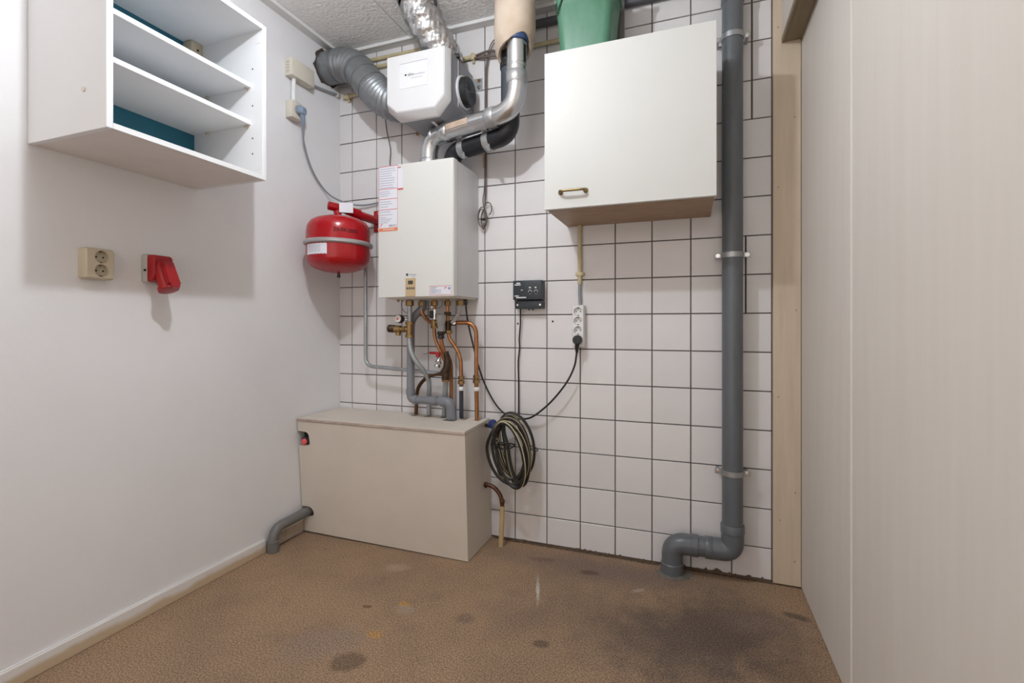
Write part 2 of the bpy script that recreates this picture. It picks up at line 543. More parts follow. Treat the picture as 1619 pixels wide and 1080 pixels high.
random.seed(31)
gm = M('brown_grime', (0.15, 0.10, 0.065), .9, var=.4, vscale=60)
def grime(x0, x1, h):
    bm = B(); n = int((x1 - x0) / .008)
    lo = [bm.verts.new((x0 + (x1 - x0) * i / n, -.0025, .0)) for i in range(n + 1)]
    fr = [bm.verts.new((x0 + (x1 - x0) * i / n, -.010 - random.random() * .008, .0012)) for i in range(n + 1)]
    hi = [bm.verts.new((x0 + (x1 - x0) * i / n, -.0018, .006 + random.random() ** 2 * h * (.4 + .6 * math.sin(3.1 * i / n)))) for i in range(n + 1)]
    for i in range(n):
        bm.faces.new((lo[i], lo[i + 1], hi[i + 1], hi[i])); bm.faces.new((lo[i], lo[i + 1], fr[i + 1], fr[i]))
    part('grime_line', bm, gm, wb, False)
grime(.81, 1.07, .006); grime(1.07, 1.55, .012); grime(1.64, 1.84, .022); grime(1.84, 1.966, .014)

ce = struct('ceiling', bx(XL - .1, XR + .1, YF, .1, ZC + .012, ZC + .06), grout_m)
for a, b in ((XL, .3725), (.3755, 1.575), (1.578, XR)):
    part('ceiling_panel', bx(a, b, YF, .0, ZC, ZC + .013, bev=.0015, seg=1), ceil_m, ce, False)
# flat ceiling battens with a raised bead
bm = bx(XL, XL + .05, YF, 0, ZC - .010, ZC); box(bm, XL + .044, XL + .053, YF, -.05, ZC - .016, ZC, bev=.003)
struct('trim_1', bm, white_trim)
bm = bx(XL + .05, XR, -.05, 0, ZC - .010, ZC); box(bm, XL + .05, XR, -.053, -.044, ZC - .016, ZC, bev=.003)
struct('trim_2', bm, white_trim)
# post at the right end of the tiles
tp = struct('trim_3', bx(1.9675, XR - .001, -.016, .02, .006, 2.40, bev=.002, seg=1), post_m)
for (x, z) in ((1.985, 1.52), (2.04, 1.78), (2.045, 1.05), (1.985, .72), (2.042, .36), (1.985, 2.13), (2.04, .10), (1.99, .25)):
    part('nail_head', lathe(B(), [(.004, 0), (.004, .0012), (0, .0012)], (x, -.0158, z), (0, -1, 0), 10), nail_m, tp)
# boxed beam above the right wall
bm = bx(1.999, XR - .0005, YF, -.017, 2.085, 2.405)
tb = struct('trim_4', bm, cream_panel)
part('underside_board', bx(2.006, XR - .0005, YF, -.017, 2.070, 2.085), beam_under, tb, False)
part('edge_strip', bx(1.996, 2.006, YF, -.017, 2.066, 2.088, bev=.0015, seg=1), beam_under, tb, False)
# skirting on the left wall
bl = struct('baseboard_left', bx(XL, XL + .012, YF, -.486, .0, .056, bev=.003), skirt_m)
part('top_bead', bx(XL, XL + .008, YF, -.486, .052, .060, bev=.002), white_trim, bl)
bk = struct('baseboard_back', bx(XL, XL + .014, -.452, -.268, .012, .064, bev=.003), dirty_tile)
part('ledge', bx(XL, XL + .020, -.455, -.268, .062, .070, bev=.002), cream_pl, bk)

# ---------------------------------------------------------------- shelf unit on the left wall
t = thing('wall_shelf_unit', 'open white shelf unit with teal back hanging on the left wall', 'shelf', (XL, -1.04, 1.504))
Y0, Y1, Z0, Z1, XF, TH = -1.292, -.792, 1.504, 2.048, .262, .016
part('side_panel', bx(XL + .001, XF, Y0, Y0 + TH, Z0, Z1, bev=.0012, seg=1), white_lam, t, False)
part('side_panel', bx(XL + .001, XF, Y1 - TH, Y1, Z0, Z1, bev=.0012, seg=1), white_lam, t, False)
part('bottom_panel', bx(XL + .001, XF - .001, Y0 + TH, Y1 - TH, Z0 + .001, Z0 + TH), shaded_lam, t, False)
part('bottom_edging', bx(XF - .001, XF, Y0 + TH, Y1 - TH, Z0 + .001, Z0 + TH), white_lam, t, False)
part('top_panel', bx(XL + .001, XF, Y0 + TH, Y1 - TH, Z1 - TH, Z1), white_lam, t, False)
part('back_panel', bx(XL + .002, XL + .006, Y0 + TH, Y1 - TH, Z0 + TH, Z1 - TH), teal_m, t, False, 'teal blue back panel')
for z in (1.7035, 1.8355):
    part('shelf', bx(XL + .006, .208, Y0 + TH, Y1 - TH, z, z + .0155, bev=.001, seg=1), white_lam, t, False)
bm = B()
hg = part('cabinet_hanger', bx(XL + .006, XL + .05, Y1 - TH - .045, Y1 - TH, 1.978, 2.030, bev=.003), ivory_pl, t, True, 'beige cabinet hanger')
for z in (1.985, 2.003):
    part('screw', cyl(B(), (XL + .050, Y1 - TH - .02, z), (XL + .052, Y1 - TH - .02, z), .004, 10), hole_m, hg)
for z, x in ((1.69, .19), (1.69, .0), (1.826, .19), (1.826, .0)):
    part('shelf_pin', cyl(B(), (x, Y1 - TH - .010, z + .007), (x, Y1 - TH, z + .007), .005, 10), ivory_pl, t)
for z in (1.60, 1.655, 1.77, 1.90):
    part('pin_hole', cyl(B(), (.215, Y1 - TH - .0006, z), (.215, Y1 - TH, z), .003, 10), hole_m, t)
for z in (1.545, 1.99):
    for x in (.235, .248):
        part('screw_cap', cyl(B(), (x, Y1 - TH - .0015, z), (x, Y1 - TH, z), .0055, 12), white_pl, t)
part('screw_cap', cyl(B(), (.17, Y0, 1.615), (.17, Y0 - .0025, 1.615), .007, 12), cream_pl, t)

# ---------------------------------------------------------------- double outlet on left wall
t = thing('double_wall_outlet', 'beige double wall outlet mounted under the open shelf unit', 'outlet', (XL, -1.127, 1.135))
ya, yb, za, zb = -1.172, -1.090, 1.136, 1.232
def yz_loop(lp, x): return [(x, a, b) for a, b in lp]
cy_, cz_ = (ya + yb) / 2, (za + zb) / 2
bm = B()
lps = [yz_loop(rrect(cy_, cz_, .041, .048, .008), XL), yz_loop(rrect(cy_, cz_, .041, .048, .008), XL + .026), yz_loop(rrect(cy_, cz_, .0355, .0425, .002), XL + .034)]
loft(bm, lps, caps=False)
fo = lambda u, v, d: V(XL + .034 - d, u, v)
u0, u1, v0, v1 = cy_ - .0355, cy_ + .0355, cz_ - .0425, cz_ + .0425
cups = (cz_ + .0212, cz_ - .0212)
holed_face(bm, fo, u0, u1, cz_, v1, cy_ + .004, cups[0], .0195, .013)
holed_face(bm, fo, u0, u1, v0, cz_, cy_ + .004, cups[1], .0195, .013)
part('housing', bm, ivory_pl, t)
for z in cups:
    s = part('socket_cup', lathe(B(), [(.0175, 0), (.0175, .001), (0, .001)], (XL + .0205, cy_ + .004, z), (1, 0, 0), 28), recess_m, t)
    for dy in (-.0095, .0095):
        part('pin_hole', cyl(B(), (XL + .0212, cy_ + .004 + dy, z), (XL + .0222, cy_ + .004 + dy, z), .0028, 10), hole_m, s)
    for dz in (-.0168, .0168):
        part('earth_clip', bx(XL + .022, XL + .032, cy_ + .0015, cy_ + .0065, z + dz - .0015, z + dz + .0015), brass_dark, s, False)

# ---------------------------------------------------------------- red industrial socket
t = thing('industrial_power_socket', 'red industrial power socket with hinged lid on the left wall', 'socket', (XL, -.945, 1.12))
part('base_plate', loft(B(), [yz_loop(rrect(-.952, 1.187, .040, .050, .012), XL), yz_loop(rrect(-.952, 1.187, .040, .050, .012), XL + .012), yz_loop(rrect(-.950, 1.187, .037, .047, .012), XL + .022)]), grey_base, t, True, 'grey base')
hb = part('housing', loft(B(), [yz_loop(rrect(-.950, 1.187, .036, .047, .008), XL + .020), yz_loop(rrect(-.950, 1.190, .034, .043, .010), XL + .042), yz_loop(rrect(-.950, 1.196, .030, .034, .010), XL + .050)]), red_pl, t)
ax = V(.40, 0, -.917).normalized()
p0 = V(XL + .036, -.950, 1.203)
part('socket_barrel', lathe(B(), [(.024, 0), (.027, .02), (.027, .085), (.031, .086), (.031, .098), (.026, .100), (0, .100)], p0, ax, 28), red_pl, t)
# the lid lies along the outer side of the barrel
nrm = V(.917, 0, .40)
bm = B()
c0 = p0 + nrm * .027 + ax * .004
pl = [c0 + V(0, -.020, 0), c0 + V(0, .020, 0), c0 + V(0, .024, 0) + ax * .088, c0 + V(0, -.024, 0) + ax * .088]
prism(bm, pl, nrm * .010)
bmesh.ops.bevel(bm, geom=bm.edges[:], offset=.004, segments=2, affect='EDGES')
lid = part('lid', bm, red_pl, t)
part('lid_catch', prism(B(), [c0 + V(0, -.015, 0) + ax * .084, c0 + V(0, .015, 0) + ax * .084, c0 + V(0, .012, 0) + ax * .100, c0 + V(0, -.012, 0) + ax * .100], nrm * .013), red_pl, lid, False)
for z in (1.160,):
    part('screw', cyl(B(), (XL + .016, -.9915, z + .02), (XL + .020, -.9905, z + .02), .004, 10), hole_m, t)

# ---------------------------------------------------------------- junction box, single outlet, conduit, plug and cord on the left wall
t = thing('junction_box', 'cream cable junction box high on the left wall beside the grey duct', 'junction box', (XL, -.30, 2.14))
part('housing', bx(XL, XL + .045, -.372, -.232, 2.140, 2.222, bev=.004), cream_pl, t)
for z in (2.158, 2.172, 2.186, 2.200):
    part('vent_slot', bx(XL + .012, XL + .026, -.3735, -.372, z, z + .003), recess_m, t, False)
t = thing('single_wall_outlet', 'small cream wall outlet below the junction box', 'outlet', (XL, -.33, 1.95))
part('housing', bx(XL, XL + .040, -.368, -.302, 1.950, 2.030, bev=.004), cream_pl, t)
part('socket_cup', lathe(B(), [(.021, 0), (.021, .002), (.018, .002), (0, .001)], (XL + .040, -.335, 1.99), (1, 0, 0), 24), ivory_pl, t)
solo('cable_sleeve', tube(B(), [(XL + .018, -.338, 2.030), (XL + .018, -.335, 2.142)], .010, 12), white_pl, 'short white cable sleeve joining junction box and small outlet', 'conduit', (XL + .018, -.338, 2.03))
t = thing('plug', 'blue grey plug pushed into the small cream wall outlet', 'plug', (XL + .04, -.32, 1.96))
part('body', loft(B(), [yz_loop(rrect(-.330, 1.992, .018, .020, .012), XL + .0425), yz_loop(rrect(-.328, 1.990, .018, .020, .012), XL + .060), yz_loop(rrect(-.325, 1.984, .011, .016, .008), XL + .074)]), plug_blue, t)
part('strain_relief', tube(B(), [(XL + .060, -.326, 1.978), (XL + .058, -.318, 1.945), (XL + .052, -.312, 1.925)], [.012, .009, .006], 12), plug_blue, t)
pts = spline([(XL + .052, -.312, 1.926), (XL + .030, -.285, 1.86), (XL + .016, -.215, 1.75), (XL + .020, -.115, 1.665), (.0, -.045, 1.625), (.09, -.020, 1.612), (.2, -.014, 1.622), (.33, -.012, 1.64)], 8)
solo('sagging_cable', tube(B(), pts, .0042, 10), cable_grey, 'grey power cord sagging from the plug to behind the boiler', 'cable', (XL + .052, -.312, 1.926))
t = thing('wall_conduit', 'thin grey cable clipped along the left wall below the duct', 'conduit', (XL, -.12, 2.19))
part('cable', tube(B(), [(XL + .010, -.232, 2.166), (XL + .010, -.10, 2.188), (XL + .012, -.012, 2.206)], .006, 10), cable_grey, t)
for y, z in ((-.218, 2.169), (-.03, 2.202)):
    part('cable_clip', bx(XL, XL + .020, y - .008, y + .008, z - .011, z + .011, bev=.003), cream_pl, t)

# yellowed conduits on the back wall
def conduit(name, label, pts, r=.0095, clips=(), group=None):
    p0 = V(pts[0])
    tt = thing(name, label, 'conduit', p0, group)
    part('tube', tube(B(), fillet(pts, .03), r, 12), conduit_m, tt)
    for c in clips:
        cb = bx(c[0] - .009, c[0] + .009, -.024, -.0005, c[1] - r - .006, c[1] + r + .006, bev=.003)
        box(cb, c[0] - .006, c[0] + .006, -.012, -.0005, c[1] - r - .018, c[1] - r - .004, bev=.002)
        part('clip', cb, conduit_m, tt)
conduit('conduit', 'upper of two yellowed conduits between grey duct and vent unit', [(.03, -.012, 2.357), (.45, -.012, 2.353)])
conduit('conduit', 'lower of two yellowed conduits between grey duct and vent unit', [(.05, -.012, 2.316), (.45, -.012, 2.311)])
conduit('conduit', 'short yellowed conduit in the left corner under the grey duct', [(-.040, -.014, 2.190), (.20, -.014, 2.200)], clips=((-.012, 2.191),))
conduit('conduit', 'yellowed conduit stub with clip right of the vent unit', [(.50, -.014, 2.258), (.722, -.014, 2.262)], clips=((.705, 2.262),))
conduit('conduit', 'yellowed conduit behind insulated flue running to the green bucket', [(.90, -.014, 2.254), (1.30, -.014, 2.258)], clips=((.915, 2.254),))
for k, (dz, lab) in enumerate(((.012, 'upper dark cable bridging the conduits above the vent unit'), (-.004, 'lower dark cable bridging the conduits above the vent unit'))):
    solo('conduit_cable', tube(B(), spline([(.715, -.014, 2.258 + dz * .5), (.755, -.020, 2.252 + dz * 1.3), (.80, -.022, 2.250 + dz * 1.6), (.85, -.018, 2.246 + dz), (.92, -.014, 2.254)], 6), .0055, 10), cable_brown, lab, 'cable', (.715, -.014, 2.258))
solo('ceiling_pipe', tube(B(), [(.92, -.020, 2.345), (1.82, -.020, 2.352)], .018, 16), dark_duct, 'dark grey horizontal pipe under the ceiling behind the green bucket', 'pipe', (.92, -.02, 2.345))

# thin control wires by the boiler
t = thing('control_wire', 'thin brown control wire hanging in a loop right of the boiler', 'wire', (.766, -.02, 1.43))
part('wire', tube(B(), spline([(.835, -.012, 2.335), (.795, -.014, 2.300), (.772, -.014, 2.20), (.768, -.012, 2.05), (.767, -.012, 1.80), (.764, -.014, 1.64), (.758, -.018, 1.58), (.766, -.020, 1.53)], 6), .0026, 8), cable_brown, t)
part('wire', tube(B(), spline([(.835, -.012, 2.325), (.802, -.014, 2.290), (.778, -.014, 2.20), (.774, -.012, 2.05), (.772, -.012, 1.80), (.772, -.014, 1.62), (.770, -.020, 1.55)], 6), .0026, 8), cable_brown, t)
random.seed(3)
for k in range(4):
    cx, cz, a, b = .766 + random.uniform(-.008, .008), 1.485 + random.uniform(-.012, .012), .010 + .004 * k, .045 + random.uniform(-.01, .014)
    pp = [(cx + a * math.cos(2 * PI * i / 20), -.022 - .004 * k, cz + b * math.sin(2 * PI * i / 20)) for i in range(21)]
    part('coil_loop', tube(B(), pp, .0024, 6), cable_brown, t)
pp = [(.785 + .020 * math.cos(a), -.024, 1.535 + .030 * math.sin(a)) for a in [PI * .8 - 2 * PI * .6 * i / 16 for i in range(17)]]
part('coil_loop', tube(B(), pp, .0026, 6), cable_brown, t)
part('cable_tie', bx(.756, .776, -.042, -.016, 1.482, 1.490, bev=.002), black_pl, t)
part('wall_cleat', bx(.822, .842, -.020, -.001, 2.315, 2.340, bev=.003), steel, t)
t = thing('wire_hook', 'small pink beige angled hook on the wall under the black pipe', 'hook', (.756, -.012, 1.78))
part('arm', prism(B(), [(.758, -.014, 1.795), (.758, -.014, 1.788), (.725, -.08, 1.772), (.725, -.08, 1.779)], (.006, .003, 0)), oldtape, t, False)
part('post', bx(.755, .763, -.016, -.001, 1.735, 1.796, bev=.001), oldtape, t)
solo('sensor_wire', tube(B(), spline([(.225, -.03, 2.06), (.232, -.022, 1.97), (.249, -.016, 1.88), (.253, -.014, 1.77), (.37, -.014, 1.60)], 6), .0028, 8), cable_brown, 'thin brown wire on the tiles from grey duct to the boiler', 'wire', (.225, -.03, 2.06))

# ---------------------------------------------------------------- ventilation unit
t = thing('ventilation_unit', 'white and grey box ventilation unit with chamfered corners above the boiler', 'ventilation unit', (.555, -.14, 1.90))
def oct_(x0, x1, zt, zb, ch, y): return [(x0, y, zt), (x1, y, zt), (x1, y, zb + ch * 1.1), (x1 - ch, y, zb), (x0 + ch * 1.1, y, zb), (x0, y, zb + ch * .95)]
inner = [(.414, -.285, 2.172), (.697, -.285, 2.172), (.695, -.285, 1.967), (.652, -.285, 1.922), (.466, -.285, 1.925), (.414, -.285, 1.967)]
bm = loft(B(), [oct_(.402, .708, 2.176, 1.894, .055, -.240), oct_(.402, .708, 2.176, 1.894, .055, -.252), inner])
bmesh.ops.bevel(bm, geom=[e for e in bm.edges], offset=.0025, segments=2, affect='EDGES')
cv = part('front_cover', bm, vent_white, t)
part('body', loft(B(), [oct_(.407, .703, 2.172, 1.899, .055, -.242), oct_(.407, .703, 2.172, 1.899, .055, -.012)]), vent_grey, t, False, 'grey plastic body')
part('body_seam', bx(.7025, .7045, -.168, -.165, 1.962, 2.17), vent_white, t, False)
part('rating_label', bx(.479, .617, -.2862, -.2852, 2.022, 2.133), M('plain_paper', (0.72, 0.72, 0.735), .6), cv, False)
part('label_fold', bx(.479, .617, -.2864, -.2856, 2.1295, 2.1315), pale_print, cv, False)
bm = text_geo(B(), 'itho', lambda u, v: V(.520 + u, -.2868, 2.072 + v), .020)
quad(bm, [(.503, -.2868, 2.079), (.510, -.2868, 2.0835), (.517, -.2868, 2.079), (.510, -.2868, 2.0745)])
part('logo_lettering', bm, ink_m, cv, False)
part('logo_lettering', text_geo(B(), 'ventilation', lambda u, v: V(.553 + u, -.2868, 2.072 + v), .0125), pale_print, cv, False)
part('small_print', quad(B(), [(.535, -.2868, 2.062), (.595, -.2868, 2.062), (.595, -.2868, 2.0605), (.535, -.2868, 2.0605)]), pale_print, cv, False)
part('port_flange', lathe(B(), [(.072, 0), (.072, .010), (.066, .012), (.066, 0)], (.702, -.118, 2.045), (1, 0, 0), 36), vent_white, t)
cp = part('port_cap', lathe(B(), [(.064, 0), (.064, .030), (.060, .034), (0, .034)], (.708, -.118, 2.045), (1, 0, 0), 36), black_pl, t, True, 'black round blanking cap')
for k in range(8):
    a = PI * k / 8
    d = V(0, math.cos(a), math.sin(a)) * .056
    c_ = V(.7425, -.118, 2.045)
    part('cap_rib', tube(B(), [c_ - d, c_ + d], .0016, 6), anth, cp)
bm = bx(.702, .748, -.004, -.0005, 2.100, 2.160); box(bm, .702, .706, -.05, -.0005, 2.11, 2.155)
br = part('mounting_bracket', bm, steel, t, False)
part('bolt', bolt(B(), (.732, -.004, 2.118), (0, -1, 0), .007, .007), chrome, br)
part('bolt', bolt(B(), (.732, -.004, 2.150), (0, -1, 0), .006, .004), brass, br)
part('drain_tab', prism(B(), [(.585, -.20, 1.899), (.600, -.20, 1.899), (.625, -.15, 1.872), (.615, -.15, 1.872)], (0, .006, 0)), vent_white, t, False)
part('screw_eye', lathe(B(), [(.010, 0), (.010, .004), (.005, .006), (0, .006)], (.398, -.001, 1.945), (0, -1, 0), 12), brass, t)

# grey galvanised duct
t = thing('ventilation_duct', 'grey galvanised corrugated duct from the ceiling corner to the vent unit', 'duct', (-.06, -.10, 2.22))
path = spline([(-.082, -.095, 2.308), (.0, -.10, 2.305), (.075, -.105, 2.290), (.135, -.115, 2.245), (.185, -.128, 2.190), (.235, -.136, 2.135), (.285, -.140, 2.085), (.335, -.142, 2.050), (.406, -.143, 2.030)], 14)
n = len(path)
rad = []
for i in range(n):
    s = i / (n - 1)
    r = .078
    if .14 < s < .36 or .66 < s < .97:
        r += .0035 * math.sin(i * 2 * PI / 5.0)
    rad.append(r)
part('duct_tube', tube(B(), path, rad, 32), galv, t)
def band(i, r, w=1):
    return tube(B(), [path[i] + (path[i + 1] - path[i]) * .0, path[i + w]], r, 32)
for i in (12, 42, 55, 68):
    part('joint_band', band(i, .0805), galv, t)
# ragged hole in plaster
random.seed(5)
hole = [(XL + .0012, -.095 + (.092 + random.uniform(-.010, .012)) * math.cos(2 * PI * k / 28), min(2.308 + (.092 + random.uniform(-.012, .010)) * math.sin(2 * PI * k / 28), 2.396)) for k in range(28)]
hb_ = B(); hb_.faces.new([hb_.verts.new(V(p)) for p in hole])
part('wall_hole_edge', hb_, M('dark_crumbly_mortar', (0.10, 0.075, 0.06), .9, var=.5, vscale=40), wl, False)

# silver foil duct
t = thing('foil_duct', 'crinkled silver foil duct between ceiling and vent unit', 'duct', (.62, -.16, 2.176))
path = spline([(.553, -.262, 2.408), (.558, -.252, 2.37), (.578, -.222, 2.315), (.606, -.185, 2.26), (.628, -.155, 2.21), (.634, -.146, 2.174)], 16)
random.seed(11)
ph = [random.uniform(0, 6.28) for _ in range(6)]
def crink(s, a):
    return 1 + .030 * math.sin(s * 2 * PI * 6.5 + a) + .022 * math.sin(9 * a + s * 34 + ph[0]) * math.sin(s * 41 + ph[1]) + .018 * math.sin(15 * a - s * 60 + ph[2]) + .012 * math.sin(23 * a + 77 * s)
part('duct_tube', tube(B(), path, .074, 64, rfun=crink), foil, t)
part('ceiling_collar', lathe(B(), [(.086, 0), (.086, .012), (.079, .018), (.079, .0)], (.553, -.262, 2.41), (0, 0, -1), 36), dark_duct, t)
part('tape_band', tube(B(), [path[58], path[61]], .0755, 32), tape, t)
part('clamp_screw', bx(.700, .712, -.18, -.165, 2.177, 2.193, bev=.002), black_pl, t)

# ---------------------------------------------------------------- flue pipes
t = thing('flue_pipe', 'shiny aluminium flue pipe bending from the boiler top up to the ceiling', 'pipe', (.53, -.14, 1.70))
path = fillet([(.535, -.135, 1.695), (.545, -.138, 1.855), (1.012, -.258, 1.862), (1.012, -.258, 2.30)], [.09, .10], 12)
part('pipe', tube(B(), path, .0405, 32), alum, t)
def sleeve(p, d, l, r, m, name, smooth=True):
    p = V(p); d = V(d).normalized()
    return part(name, lathe(B(), [(r - .003, 0), (r, .004), (r, l - .004), (r - .003, l)], p, d, 32), m, t, smooth)
hd = V(.467, -.12, .007)
sleeve((.540, -.136, 1.705), (0.02, 0, 1), .05, .0445, alum, 'joint_sleeve')
a0 = V(.545, -.138, 1.855) + hd * .165
sleeve(a0, hd, .045, .0435, alum, 'joint_sleeve')
sleeve(a0 - hd * .11, hd, .014, .0445, alum, 'joint_bead')
b0 = V(.545, -.138, 1.855) + hd * .70
sleeve(b0, hd, .045, .0435, tape, 'foil_tape')
sleeve((1.012, -.258, 1.965), (0, 0, 1), .05, .0435, tape, 'foil_tape')
sleeve((1.012, -.258, 2.03), (0, 0, 1), .012, .0425, alum, 'joint_bead')
sleeve((1.012, -.258, 2.135), (0, 0, 1), .055, .0435, alum, 'joint_sleeve')
# paper patch on the lower front of the run
bm = B()
hn = hd.normalized(); side = V(hn.y, -hn.x, 0) * 1.0
if side.y > 0: side = -side
upv = V(0, 0, 1)
rows = []
for i in range(7):
    a = math.radians(-70 + 92 * i / 6)
    rows.append([V(.545, -.138, 1.857) + hd * (.27 + .26 * j) + (side * math.cos(a) + upv * math.sin(a)) * .0412 for j in (0, 1)])
for i in range(6):
    quad(bm, [rows[i][0], rows[i][1], rows[i + 1][1], rows[i + 1][0]])
part('paper_patch', bm, oldtape, t)
bm = B()
rows = []
for i in range(4):
    a = math.radians(-78 + 22 * i / 3)
    rows.append([V(1.012, -.258, z) + V(math.cos(a + .9), math.sin(a + .9), 0) * .0411 for z in (2.045, 2.115)])
for i in range(3): quad(bm, [rows[i][0], rows[i][1], rows[i + 1][1], rows[i + 1][0]])
part('type_label', bm, ink_m, t)

t = thing('air_supply_pipe', 'black plastic air pipe with silver tape bends behind the aluminium flue', 'pipe', (.655, -.10, 1.70))
path = fillet([(.640, -.105, 1.695), (.648, -.107, 1.785), (.955, -.182, 1.800), (.955, -.182, 1.93)], [.07, .085], 12)
part('pipe', tube(B(), path, .0405, 32), black_pipe, t)
part('riser', cyl(B(), (.955, -.182, 1.90), (.955, -.182, 2.16), .039, 28), slate_pipe, t)
part('riser_collar', cyl(B(), (.955, -.182, 2.075), (.955, -.182, 2.10), .043, 28), black_pipe, t)
hd = V(.307, -.075, .015)
for f in (.16, .60):
    p = V(.648, -.107, 1.785) + hd * f
    s = part('silver_tape', lathe(B(), [(.041, 0), (.0435, .002), (.0435, .030), (.041, .032)], p, hd, 28), tape, t)
    part('tape_fold', prism(B(), [p + V(.005, -.035, -.02), p + V(.03, -.04, -.02), p + V(.035, -.035, -.055), p + V(.018, -.03, -.05)], (0, .004, 0)), tape, s, False)

t = thing('flue_insulation', 'thick beige insulation sleeve around both flue pipes at the ceiling', 'insulation', (.99, -.225, 2.10))
bm = B()
mx_, my_ = .992, -.228
u_ = V(.057, -.076, 0).normalized(); w_ = V(-u_.y, u_.x, 0)
rings = []
for zi, (zt, ra, rb) in enumerate(((0, .088, .066), (.04, .106, .080), (.10, .108, .083), (.2, .104, .081), (.32, .098, .078))):
    ring = []
    for k in range(40):
        a = 2 * PI * k / 40
        d = u_ * math.cos(a) * ra + w_ * math.sin(a) * rb
        low = 2.112 + .032 * math.cos(a) + .008 * math.sin(3 * a + 1)
        z = low + (2.409 - low) * (zt / .32)
        wob = 1 + .015 * math.sin(5 * a + zi) + .01 * math.sin(11 * a + zi * 2)
        ring.append((mx_ + d.x * wob, my_ + d.y * wob, z))
    rings.append(ring)
inn = [[(mx_ + (p[0] - mx_) * .86, my_ + (p[1] - my_) * .82, p[2] + .004) for p in rings[0]], [(mx_ + (p[0] - mx_) * .80, my_ + (p[1] - my_) * .72, p[2] + .05) for p in rings[0]]]
loft(bm, inn[::-1] + rings)
part('sleeve', bm, insul, t)
part('seal', lathe(B(), [(.046, 0), (.049, .004), (.049, .040), (.046, .042), (.0415, .042), (.0415, 0)], (1.012, -.258, 2.132), (0, 0, 1), 32), blue_seal, t, True, 'dark blue rubber seal')
part('ceiling_ring', lathe(B(), [(.105, 0), (.105, .014), (.09, .018)], (mx_, my_, 2.41), (0, 0, -1), 36), strip_metal, t)
part('tag', bx(.962, .982, -.243, -.236, 2.105, 2.140, bev=.002), white_pl, t)

# ---------------------------------------------------------------- boiler
t = thing('boiler', 'white wall hung gas boiler with stickers and gold control panel', 'boiler', (.538, -.13, 1.118))
X0, X1, YB, ZB, ZT = .347, .729, -.262, 1.118, 1.704
def xyl(x0, x1, y0, y1, r, z, n=5):
    return [(a, b, z) for a, b in rrect((x0 + x1) / 2, (y0 + y1) / 2, (x1 - x0) / 2, (y1 - y0) / 2, r, n)]
bm = B()
poly = []
r = .010
for k in range(7):
    a = PI + PI / 2 * k / 6
    poly.append((X0 + r + r * math.cos(a), YB + r + r * math.sin(a)))
for k in range(7):
    a = 1.5 * PI + PI / 2 * k / 6
    poly.append((X1 - r + r * math.cos(a), YB + r + r * math.sin(a)))
poly += [(X1, -.226), (X0, -.226)]
fc = part('front_cover', loft(bm, [[(a, b, ZB) for a, b in poly], [(a, b, ZT) for a, b in poly]]), boiler_m, t)
part('casing', bx(X0 + .002, X1 - .001, -.223, -.002, ZB + .002, ZT - .002), boiler_side, t, False)
part('cover_seam', bx(X0 + .004, X1 - .003, -.228, -.221, ZB + .004, ZT - .004), ply_edge, t, False)
part('bottom_tray', bx(X0 + .03, X1 - .01, -.235, -.01, ZB - .006, ZB + .003), cream_pl, t, False)
cpnl = part('control_panel', bx(.4945, .5445, YB - .003, YB + .002, 1.119, 1.199, bev=.001, seg=1), panel_gold, t, False, 'gold control panel')
part('display', bx(.509, .533, YB - .0042, YB - .002, 1.1725, 1.188), lcd_m, cpnl, False)
for k in range(4):
    x = .503 + k * .0112
    s = part('button', lathe(B(), [(.0045, 0), (.0045, .0015), (.0025, .002), (0, .002)], (x, YB - .003, 1.155), (0, -1, 0), 14), hole_m, cpnl)
    part('button_mark', bx(x - .002, x + .0005, YB - .0054, YB - .0048, 1.153, 1.157), white_print, s, False)
yp = YB - .0012
bm = text_geo(B(), 'intergas', lambda u, v: V(.511 + u, yp, 1.211 + v), .0125)
text_geo(bm, 'kombi', lambda u, v: V(.526 + u, yp, 1.2035 + v), .006)
part('logo_lettering', bm, pale_print, fc, False)
part('logo_ring', lathe(B(), [(.006, 0), (.006, .0006), (.004, .0006), (.004, 0)], (.502, YB - .0004, 1.215), (0, -1, 0), 18), pale_print, fc)
# service sticker, top left
def flat(name, x0, x1, z0, z1, m, parent, lift):
    return part(name, quad(B(), [(x0, YB - lift, z0), (x1, YB - lift, z0), (x1, YB - lift, z1), (x0, YB - lift, z1)]), m, parent, False)
st = part('service_sticker', bx(.356, .454, YB - .0008, YB + .001, 1.413, 1.703), paper_m, fc, False, 'long red framed service sticker')
ys = .0012
bm = B()
def bar(x0, x1, z0, z1, l=ys): quad(bm, [(x0, YB - l, z0), (x1, YB - l, z0), (x1, YB - l, z1), (x0, YB - l, z1)])
for z in (1.7005, 1.600, 1.555, 1.508): bar(.3565, .4535, z, z + .0025)
for x in (.3565, .4522): bar(x, x + .0013, 1.428, 1.703)
part('red_frame', bm, red_print, st, False)
bm = B()
random.seed(2)
for z, w in [(1.690 - i * .0105, .075) for i in range(9)] + [(1.588, .05), (1.579, .055), (1.570, .05), (1.543, .06), (1.533, .07), (1.521, .04), (1.498, .05), (1.485, .06), (1.474, .03), (1.466, .065), (1.458, .06), (1.450, .05)]:
    bar(.362, .362 + w * random.uniform(.8, 1.1), z, z + .002)
part('print_lines', bm, pale_print, st, False)
bm = text_geo(B(), 'SERCO', lambda u, v: V(.408 + u, YB - ys, 1.432 + v), .0125)
part('sticker_lettering', bm, ink_m, st, False)
bm = B(); bar(.366, .369, 1.436, 1.446); bar(.369, .376, 1.443, 1.446); bar(.363, .368, 1.434, 1.437)
part('sticker_emblem', bm, red_print, st, False)
flat('orange_footer', .356, .454, 1.413, 1.4275, orange_print, st, ys)
bm = B()
